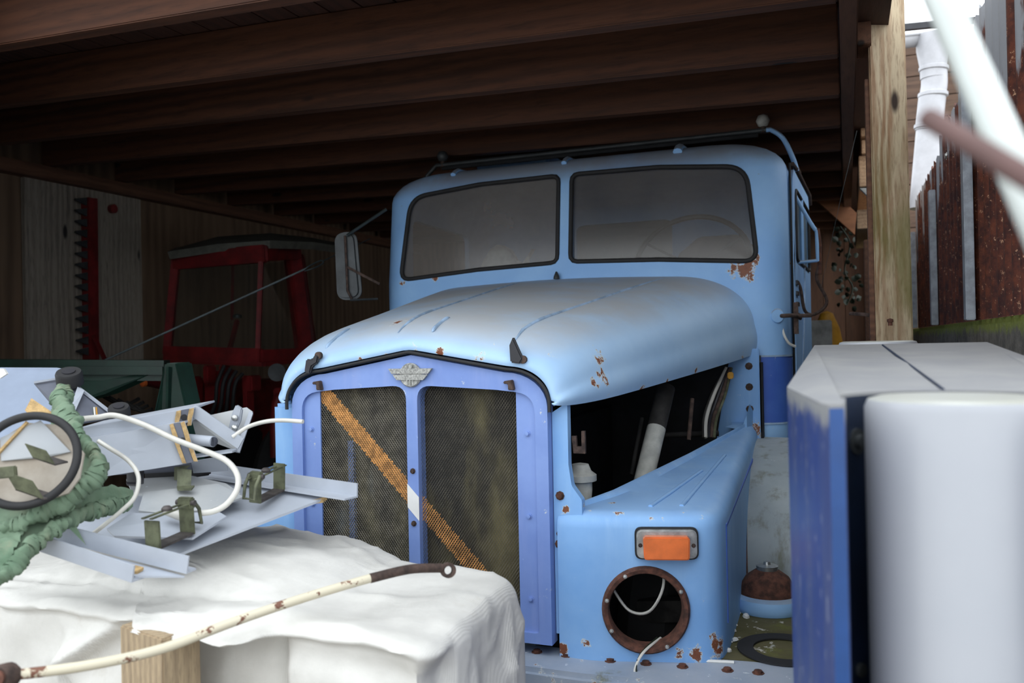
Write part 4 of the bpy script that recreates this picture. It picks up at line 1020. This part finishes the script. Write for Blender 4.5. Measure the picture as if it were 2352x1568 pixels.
# dirty sheet and rubber ring on the green canvas
RC = D(62, 1056, 1.70); rn = Vector((.45, -.82, .40)).normalized(); ra = rn.cross(Vector((0, 0, 1))).normalized(); rb = ra.cross(rn).normalized()
if rb.z < 0: rb = -rb
def rp(a, r_, h=0.): return RC+ra*math.cos(a)*r_*1.02+rb*math.sin(a)*r_+rn*h
tag(G().tube([rp(2*math.pi*i/64, .093) for i in range(64)], .0085, 12, True).make('rubber_hoop', 'rubber', None, 60), 'black rubber hoop lying on the green canvas around a dirty white sheet', 'ring')
dsx = empty('dirty_white_sheet', RC-rn*.02, 'dirty white sheet with olive brackets seen through the black rubber hoop', 'sheet')
G().prism([rp(a, r_, -.030) for a, r_ in ((R(200), .10), (R(170), .098), (R(120), .092), (R(75), .090), (R(30), .088), (R(-10), .088), (R(-45), .09), (R(-90), .09), (R(-140), .10))], rn*.006).make('sheet', 'dirty', dsx)
slab('upper_flap', [rp(R(165), .075, -.018), rp(R(95), .088, -.014), rp(R(40), .082, -.014), rp(R(5), .055, -.016), rp(R(160), .03, -.02)], .003, 'panelold', dsx)
G().bar(rp(R(80), .085, -.010), rp(R(12), .066, -.012), .005, .006, rn).make('wood_edge', 'chip', dsx)
def fold_br(nm, px, py, s_, dk=1.66):
    c = D(px, py, dk); X_ = Vector((.9, .3, -.25)).normalized(); Z_ = Vector((-.1, -.2, .95)).normalized(); Y_ = Z_.cross(X_)
    G().prism([c-X_*.026*s_+Z_*.014*s_, c+X_*.018*s_+Z_*.010*s_, c+X_*.030*s_-Z_*.018*s_, c-X_*.016*s_-Z_*.014*s_], Y_*.004).make('olive_tab', 'olive', dsx, bevel=.001)
    G().prism([c+X_*.030*s_-Z_*.018*s_, c-X_*.016*s_-Z_*.014*s_, c-X_*.006*s_-Z_*.016*s_+Y_*.03, c+X_*.04*s_-Z_*.018*s_+Y_*.03], Z_*.003).make('tab_foot', 'olivedark', dsx)
fold_br('b', 88, 1041, 1.0, 1.68); fold_br('b', 52, 1112, 1.25, 1.66)
G().bar(D(-20, 1088, 1.66), D(38, 1082, 1.665), .012, .022).make('hasp', 'olive', dsx, bevel=.002)

# green canvas with gathered hem
gc = empty('green_canvas', D(120, 1180, 1.72), 'faded green canvas cover with gathered elastic hem bunched over the pile', 'canvas')
def hem(name, pts, r0, seed, n=10):
    P = resample(spline(pts, 10), 230, False); rnd = [mnoise.noise((i*.55, seed+.5, .3)) for i in range(400)]
    P = [p+Vector((mnoise.noise((i*.5, 1, seed)), mnoise.noise((i*.5, 2, seed)), mnoise.noise((i*.5, 3, seed))))*.004 for i, p in enumerate(P)]
    return G().tube(P, lambda t: r0*(1+.07*math.sin(t*330)+.42*rnd[int(t*229)])*min(1, .35+t*9, .35+(1-t)*9), 12, flat=.6).make(name, 'greenfab', gc, 60)
h1 = PX((140, 884, 2.0), (134, 915, 1.96), (148, 950, 1.92), (165, 975, 1.88), (180, 1005, 1.84), (205, 1030, 1.81), (226, 1055, 1.79), (228, 1080, 1.77), (205, 1112, 1.75), (165, 1142, 1.73), (110, 1170, 1.71), (50, 1200, 1.69), (-30, 1218, 1.68))
hem('gathered_hem', h1, .021, 1.)
h1b = PX((140, 884, 2.0), (152, 905, 1.98), (150, 940, 1.95), (160, 975, 1.90), (172, 1010, 1.86), (190, 1040, 1.84), (205, 1065, 1.82), (200, 1085, 1.80))
hem('gathered_hem', h1b, .016, 4.)
h2 = PX((300, 1158, 1.95), (270, 1162, 1.90), (230, 1168, 1.84), (180, 1185, 1.78), (130, 1212, 1.72), (90, 1240, 1.68), (55, 1275, 1.64), (20, 1315, 1.60), (-20, 1345, 1.58))
hem('gathered_hem', h2, .017, 7.)
def cloth(name, A, B, bulge, seed):
    a_ = resample(spline(A, 8), 40, False); b_ = resample(spline(B, 8), 40, False); rows = []
    for j in range(15):
        t = j/14; rows.append([a_[i].lerp(b_[i], t)+Vector((0, -.3, 1))*(bulge*math.sin(math.pi*t)+.008*mnoise.noise((i*.3, t*4, seed))+.004*mnoise.noise((i*.9, t*9, seed))) for i in range(40)])
    o = G().loft(rows).make(name, 'greenfab', gc, 80); solidify(o, .002, 0); bpy.context.view_layer.update(); bake(o, 80)
cloth('fabric_fold', PX((-60, 1150, 1.75), (40, 1172, 1.735), (100, 1160, 1.75), (160, 1110, 1.79), (182, 1050, 1.83), (160, 990, 1.88)), PX((-60, 1218, 1.68), (50, 1202, 1.69), (115, 1172, 1.71), (180, 1135, 1.74), (226, 1080, 1.775), (205, 1030, 1.81)), .012, 2.)
cloth('fabric_fold', PX((-60, 1190, 1.72), (50, 1195, 1.72), (130, 1170, 1.76), (200, 1130, 1.82), (260, 1115, 1.92), (305, 1125, 1.98)), PX((-60, 1350, 1.57), (20, 1318, 1.60), (88, 1242, 1.68), (180, 1187, 1.78), (250, 1166, 1.87), (305, 1156, 1.95)), -.004, 5.)
cloth('fabric_fold', PX((-80, 1180, 1.72), (-60, 1230, 1.68), (-60, 1290, 1.62), (-50, 1360, 1.56)), PX((60, 1200, 1.70), (50, 1230, 1.67), (30, 1270, 1.63), (10, 1320, 1.59)), .006, 9.)
cloth('fabric_fold', PX((118, 940, 1.93), (120, 990, 1.90), (150, 1060, 1.86), (140, 1110, 1.83)), PX((150, 950, 1.92), (185, 1012, 1.86), (200, 1060, 1.83), (195, 1090, 1.80)), .0, 12.)

# cables
def cable(lab, pts, r_):
    o = G().tube(spline(pts, 10), r_, 10).make('white_cable', 'cable', None, 60); tag(o, lab, 'cable'); return o
cable('thick white cable looping over the housings down to the front clamp', PX((175, 963, 2.0), (225, 958, 2.02), (265, 954, 2.03), (330, 975, 2.04), (400, 1008, 2.02), (470, 1035, 2.0), (520, 1058, 1.98), (545, 1090, 1.95), (544, 1125, 1.92), (520, 1158, 1.90), (490, 1174, 1.89), (462, 1178, 1.88)), .0068)
cable('thin white cable hanging in a loop beside the gathered green hem', PX((225, 1012, 1.86), (250, 1028, 1.86), (295, 1058, 1.88), (318, 1095, 1.87), (310, 1140, 1.85), (280, 1172, 1.84), (240, 1205, 1.84), (205, 1232, 1.85)), .0048)
cable('short white cable end reaching towards the lorry grille', PX((535, 1003, 2.10), (570, 980, 2.10), (610, 968, 2.08), (650, 965, 2.06), (696, 968, 2.04)), .0052)
cable('stub of white hose held in the front clamp', PX((380, 1172, 1.90), (412, 1184, 1.89), (440, 1192, 1.88)), .010)

# toggle clamps: bent strip U, two straps with bolt, lever
def clamp(lab, p0, p1, p2, H_, side):
    e_ = empty('toggle_clamp', p0, lab, 'clamp')
    p0 = p0+Vector((0, 0, .014)); p1 = p1+Vector((0, 0, .014)); p2 = p2+Vector((0, 0, .014)); L_ = (p1-p0).length; e1 = (p1-p0).normalized(); e2 = p2-p0; e2 = (e2-e1*e2.dot(e1)); W_ = (p2-p0).length; e2.normalize(); ez = e1.cross(e2)
    if ez.z < 0: ez = -ez
    def q(a, b, c): return p0+e1*a+e2*b+ez*c
    def bx(nm, lo, hi, mt, bv=.0012):
        (a0, b0, c0_), (a1, b1, c1_) = lo, hi
        return G().prism([q(a0, b0, c0_), q(a1, b0, c0_), q(a1, b1, c0_), q(a0, b1, c0_)], ez*(c1_-c0_)).make(nm, mt, e_, bevel=bv)
    bx('base', (0, 0, 0), (L_, W_, .005), 'olivedark'); bx('upright', (-.004, 0, .0), (.001, W_, H_*.8), 'olive'); bx('upright', (L_-.001, 0, 0), (L_+.004, W_, H_*1.02), 'olive')
    for b0 in (.08, .62): bx('strap', (-.016, W_*b0, H_*.88), (L_+.02, W_*(b0+.25), H_*.92), 'olive')
    G().lathe([(.011, 0), (.011, .005), (.007, .009), (0, .010)], q(L_*.45, W_*.45, H_*.92), ez, 16).make('bolt_head', 'olivedark', e_, 40)
    lx = L_ if side > 0 else 0.; s_ = side
    G().tube([q(lx, -.004, H_*.95), q(lx, W_+.006, H_*.95)], .006, 10).make('pivot_pin', 'olivedark', e_, 40)
    pts = [q(lx+s_*.004, W_*.05, H_*1.0), q(lx+s_*.022, W_*.05, H_*.7), q(lx+s_*.028, W_*.05, H_*.25), q(lx+s_*.028, W_*.95, H_*.25), q(lx+s_*.022, W_*.95, H_*.7), q(lx+s_*.004, W_*.95, H_*1.0)]
    G().tube(pts, .0042, 8).make('lever_loop', 'olive', e_, 60)
    bx('lug', (lx-.006, 0, H_*.75), (lx+.010, W_, H_*1.1), 'olive', .003)
    return e_
clamp('olive toggle clamp on the front edge of the base panel gripping a white hose', D(337, 1274, 1.76), D(414, 1240, 1.86), D(368, 1278, 1.745), .074, 1)
clamp('olive toggle clamp with looped lever near the far corner of the base panel', D(574, 1166, 2.01), D(628, 1138, 2.11), D(600, 1170, 2.0), .068, -1)
# brackets under the housing
ob = empty('olive_bracket', D(420, 1120, 2.1), 'small olive angle bracket standing on the octagonal plate', 'bracket')
G().prism(PX((406, 1075, 2.09), (431, 1078, 2.08), (429, 1120, 2.06), (406, 1122, 2.07)), (.01, .004, 0)).make('upright', 'olive', ob, bevel=.001)
G().prism(PX((406, 1120, 2.07), (447, 1118, 2.05), (440, 1126, 2.03), (408, 1127, 2.04)), (0, 0, .004)).make('foot', 'olive', ob)
bb = empty('black_bracket', D(305, 1100, 2.1), 'small black angle bracket standing beside the looped thin cable', 'bracket')
G().prism(PX((290, 1078, 2.08), (322, 1080, 2.07), (321, 1112, 2.05), (290, 1110, 2.06)), (.008, .006, 0)).make('upright', 'blackpart', bb, bevel=.001)
G().prism(PX((290, 1110, 2.06), (324, 1112, 2.05), (318, 1117, 2.03), (292, 1115, 2.04)), (0, 0, .004)).make('foot', 'blackpart', bb)
mo_ = empty('motor_block', D(380, 1085, 2.2), 'dark box shaped motor tucked under the lower housing', 'motor')
G().prism(PX((328, 1072, 2.2), (438, 1062, 2.2), (436, 1098, 2.17), (330, 1106, 2.17)), (.02, .06, 0)).make('case', 'rubber', mo_, bevel=.004)
G().prism(PX((400, 1072, 2.15), (412, 1072, 2.15), (412, 1102, 2.14), (400, 1102, 2.14)), (.01, .03, 0)).make('terminal', 'olive', mo_)

# ================================================================== LEFT BACKGROUND
tr_ = empty('tractor', D(540, 900, 5.6)*1.0-Vector((0, 0, D(540, 900, 5.6).z)), 'old red tractor with glazed cab parked deep in the dark shed', 'tractor')
A = lambda px, py, d: D(px, py, d)
fd, cd_, sd_ = 5.55, 5.35, 5.8
def tbar_(nm, p0, p1, w_, h_, mt='red'): return G().bar(p0, p1, w_, h_).make(nm, mt, tr_, bevel=.006)
tbar_('cab_top_rail', A(400, 600, fd), A(610, 582, cd_), .05, .11); tbar_('cab_top_rail', A(605, 582, cd_), A(685, 578, sd_), .05, .10)
tbar_('cab_post', A(405, 590, fd), A(384, 815, fd), .05, .05); tbar_('cab_post', A(668, 560, sd_), A(700, 820, sd_-.1), .09, .09); tbar_('cab_post', A(600, 590, cd_), A(592, 815, cd_), .03, .03)
tbar_('cab_post', A(688, 585, sd_+.4), A(716, 790, sd_+.4), .06, .06)
tbar_('cab_sill', A(380, 812, fd), A(600, 818, cd_), .06, .10); tbar_('cab_sill', A(595, 818, cd_), A(705, 812, sd_-.1), .06, .08)
tbar_('sill_flange', A(382, 829, fd-.03), A(605, 837, cd_-.03), .03, .025); tbar_('sill_flange', A(605, 837, cd_-.03), A(690, 828, sd_-.15), .03, .025)
G().add(PX((410, 620, fd), (598, 605, cd_), (592, 800, cd_), (388, 800, fd)), [(0, 1, 2, 3)]).make('cab_window', 'tractorglass', tr_)
G().add(PX((604, 605, cd_), (664, 600, sd_), (692, 800, sd_-.1), (596, 800, cd_)), [(0, 1, 2, 3)]).make('cab_window', 'tractorglass', tr_)
rows = []
for j in range(7):
    t = j/6; rows.append([A(385+20*t, 578-10*t, fd-.1+.9*t), A(500, 560-14*math.sin(t*3)-6*t, fd-.15+.9*t), A(620, 552-14*math.sin(t*3)-6*t, cd_+.0+.9*t), A(720, 556-10*math.sin(t*3), sd_-.1+.8*t), A(790, 566-8*t, sd_+.2+.7*t)])
o = G().loft(rows).make('cab_roof', 'tractorroof', tr_, 60); solidify(o, .05); bpy.context.view_layer.update(); bake(o, 40)
tbar_('inner_post', A(535, 600, 6.0), A(533, 735, 6.0), .02, .02); tbar_('lever', A(545, 735, 5.7), A(526, 808, 5.6), .03, .03)
G().lathe([(.03, 0), (.03, .02), (0, .03)], A(545, 730, 5.7), (0, 0, 1), 12).make('lever_knob', 'wire', tr_, 40)
for px, py, w_, h_, d_ in ((500, 890, .16, .22, 5.5), (418, 880, .05, .30, 5.5), (445, 900, .06, .2, 5.5), (575, 880, .08, .10, 5.4), (570, 930, .03, .22, 5.4), (650, 905, .10, .08, 5.3), (540, 950, .9, .5, 6.3), (480, 860, .04, .12, 5.4), (515, 855, .03, .1, 5.4)):
    c = A(px, py, d_); G().box(c-Vector((w_/2, .04, h_/2)), c+Vector((w_/2, .04+w_*.3, h_/2))).make('gearbox_part', 'red', tr_, bevel=.01)
G().lathe([(.0, -.05), (.04, -.045), (.055, 0), (.055, .012), (.048, .012), (0, .002)], A(637, 855, 5.2), (.35, -1, 0), 24).make('work_lamp', 'mirrorback', tr_, 40)
arch_pts = [A(632, 1050, 5.2), A(632, 960, 5.2), A(640, 915, 5.2), A(662, 905, 5.2), A(690, 910, 5.2)]
G().tube(spline(arch_pts, 6), .03, 8).make('mudguard_edge', 'red', tr_, 60)
for k in range(4):
    x_ = 515+k*14; G().tube(spline([A(x_, 840+6*k, 5.3), A(x_-16, 880, 5.25), A(x_-22, 930, 5.25), A(x_-50+10*k, 1000, 5.3)], 6), .012, 8).make('hose', 'rubber', tr_, 60)
c = A(660, 1000, 5.6)
G().lathe([(.35, -.12), (.52, -.14), (.58, -.08), (.58, .08), (.52, .14), (.35, .12)], Vector((c.x-.1, c.y+.3, .58)), (1, .2, 0), 32).make('tyre', 'tyre', tr_, 40)
c = A(440, 1000, 5.6)
G().lathe([(.35, -.12), (.52, -.14), (.58, -.08), (.58, .08), (.52, .14), (.35, .12)], Vector((c.x, c.y+.3, .58)), (1, .2, 0), 32).make('tyre', 'tyre', tr_, 40)
G().lathe([(.02, 0), (.02, .02), (0, .03)], A(333, 880, 4.9), (0, -1, 0), 12).make('side_lamp', 'orange', tr_, 40)
tbar_('axle_beam', A(425, 900, 5.5), A(330, 875, 4.95), .04, .04)

gm = empty('green_implement', (-3.6, 3.2, 0), 'dark green farm implement with long rounded beam in front of the red tractor', 'implement')
a, b = D(-120, 848, 4.05), D(398, 850, 4.25)
G().bar(a, b, .22, .10).make('beam', 'greenpaint', gm, bevel=.03)
G().prism(PX((376, 834, 4.15), (404, 832, 4.15), (428, 945, 4.1), (436, 1100, 4.1), (340, 1100, 4.1), (356, 945, 4.1)), (.03, .08, 0)).make('leg', 'greenpaint', gm, bevel=.006)
G().bar(D(388, 842, 4.12), D(384, 1100, 4.08), .012, .03).make('leg_rib', 'greenpaint', gm)
G().prism(PX((180, 868, 4.1), (345, 858, 4.15), (240, 905, 4.1), (150, 930, 4.05)), (.02, .06, 0)).make('web_plate', 'greenpaint', gm)
for px, d_ in ((400, 4.15), (-60, 4.1)):
    c = D(px, 1050, d_); G().box((c.x-.05, c.y, 0), (c.x+.05, c.y+.1, c.z+.15)).make('foot_post', 'greenpaint', gm)
for k in range(5):
    G().tube(spline([D(230+20*k, 905+6*k, 4.4), D(280+15*k, 930+5*k, 4.4), D(320+10*k, 915+8*k, 4.4)], 5), .010, 6).make('linkage', 'engine', gm, 60)

cbx = empty('cutter_bar', AX(205, 640, -4.59), 'red mower cutter bar with pointed steel fingers leaning on the pale boards', 'cutter bar')
p0, p1 = AX(202, 455, -4.585), AX(206, 826, -4.585)
G().bar(p0, p1, .05, .075, (1, 0, 0)).make('back_bar', 'red', cbx, bevel=.004)
G().bar(p0+Vector((.03, .03, 0)), p1+Vector((.03, .03, 0)), .02, .02, (1, 0, 0)).make('edge_bar', 'red', cbx)
tooth = None
for i in range(15):
    c = p0.lerp(p1, (i+.4)/15.2); w_ = .026
    o = G().prism([c+Vector((.012, -.03, w_)), c+Vector((.012, -.115, w_*.25)), c+Vector((.012, -.12, -w_*.1)), c+Vector((.012, -.03, -w_))], (.014, 0, 0)).make('finger', 'mirrorback', cbx)
G().lathe([(.03, 0), (.03, .03), (0, .04)], AX(255, 480, -4.6), (1, 0, 0), 12).make('drive_knob', 'red', cbx, 40)
G().bar(AX(215, 770, -4.5), AX(243, 830, -4.4), .02, .02).make('handle', 'red', cbx)
ws = empty('wire_rope', D(520, 700, 4.6), 'thin steel rope with looped eye stretched past the red tractor cab', 'rope')
G().tube([D(230, 832, 4.25), D(700, 618, 4.5)], .006, 6).make('strand', 'wire', ws, 60)
G().tube(spline([D(695, 621, 4.5), D(715, 608, 4.5), D(738, 598, 4.5), D(742, 604, 4.5), D(725, 614, 4.5), D(700, 622, 4.5)], 5), .004, 6).make('eye_loop', 'wire', ws, 60)
G().tube([D(740, 600, 4.5), D(850, 548, 4.75)], .003, 6).make('tail', 'wire', ws, 60)

# ================================================================== RIGHT BACKGROUND
br_ = tag(G().prism([AY(1850, 438, 7.0), AY(1905, 432, 7.0), AY(2030, 545, 7.0), AY(2030, 600, 7.0)], (0, .05, 0)).make('diagonal_brace', 'brace', None, bevel=.004), 'wide diagonal timber brace seen between the lorry cab and the post', 'brace')
lum = [((1976, 275), (2012, 312), 4.9), ((1978, 322), (2014, 352), 4.95), ((1972, 358), (2012, 428), 5.0), ((1968, 482), (2014, 525), 5.1)]
names = ['short sawn board end, topmost of the stack beside the post', 'short sawn board end, second in the stack beside the post', 'tall pale board end in the middle of the stack beside the post', 'sawn board end, lowest of the stack beside the post']
for ((x0, y0), (x1, y1), d_), lab in zip(lum, names):
    a, b = D(x0, y0, d_), D(x1, y1, d_)
    tag(G().box((a.x, a.y, b.z), (b.x+.02, a.y+1.2, a.z)).make('lumber_board', 'lumber', None, bevel=.004), lab, 'board', 'boards stacked beside the post')
o = G().prism(PX((1975, 432, 5.0), (2013, 430, 5.0), (2013, 470, 5.0)), (0, .05, 0)).make('white_offcut', 'cloth_pale', None); tag(o, 'pale triangular offcut wedged in the board stack beside the post', 'offcut')
rk_ = tag(G().box((.10, 5.1, 0), (.16, 5.2, 2.14)).make('stack_support', 'header', None, bevel=.004), 'dark upright timber carrying the board stack behind the post', 'post')
c = D(1898, 700, 5.6)
yl = tag(G().lathe([(.0, 0), (.12, 0), (.13, .05), (.12, 1.3), (.105, 1.52), (.08, 1.66), (.04, 1.76), (0, 1.78)], (c.x, c.y, 0), (0, 0, 1), 24).make('yellow_tank', 'yellow', None, 40), 'dull yellow upright tank standing beyond the lorry door', 'tank')
c = D(1888, 755, 5.2)
tag(G().box((c.x-.07, c.y, 0), (c.x+.055, c.y+.2, D(1888, 735, 5.2).z)).make('concrete_pillar', 'block', None, bevel=.006), 'grey concrete pillar standing beside the yellow tank', 'pillar')
iv = empty('ivy', D(1950, 620, 6.5)*1., 'dark ivy creeping over the boards behind the post', 'plant')
rr = random.Random(5)
vine = spline([D(1930, 520, 6.8), D(1952, 560, 6.8), D(1940, 620, 6.8), D(1958, 660, 6.8), D(1945, 700, 6.8)], 8)
G().tube(vine, .006, 6).make('stem', 'leaf', iv, 60)
lf = bpy.data.meshes.new('leaf'); q = [(0, 0, 0), (.03, .01, .02), (.022, 0, .05), (0, -.005, .065), (-.022, 0, .05), (-.03, .01, .02)]
lf.from_pydata(q, [], [(0, 1, 2, 3), (0, 3, 4, 5)]); lf.materials.append(M['leaf'])
for i in range(60):
    p = vine[rr.randrange(len(vine))]; o = link(bpy.data.objects.new('leaf', lf)); o.parent = iv
    o.matrix_parent_inverse = Matrix.Translation(-iv.location); o.location = p+Vector((rr.uniform(-.09, .09), rr.uniform(-.04, .04), rr.uniform(-.06, .06)))
    o.rotation_euler = (rr.uniform(-.8, .8), rr.uniform(-3, 3), rr.uniform(-.8, .8)); s_ = rr.uniform(.4, .9); o.scale = (s_, s_, s_)
tag(G().tube(spline([D(1953, 720, 3.5), D(1985, 722, 3.43), D(2026, 728, 3.36)], 5), .008, 6).make('bare_stick', 'rust2', None, 60), 'thin dark stick poking out beside the foot of the post', 'stick')
tag(G().tube([D(1968, 300, 4.5), D(1930, 460, 4.3), D(1886, 660, 4.2)], .0009, 5).make('spider_thread', 'wire', None), 'single fine spider thread running from the roof to the lorry mirror arm', 'thread')
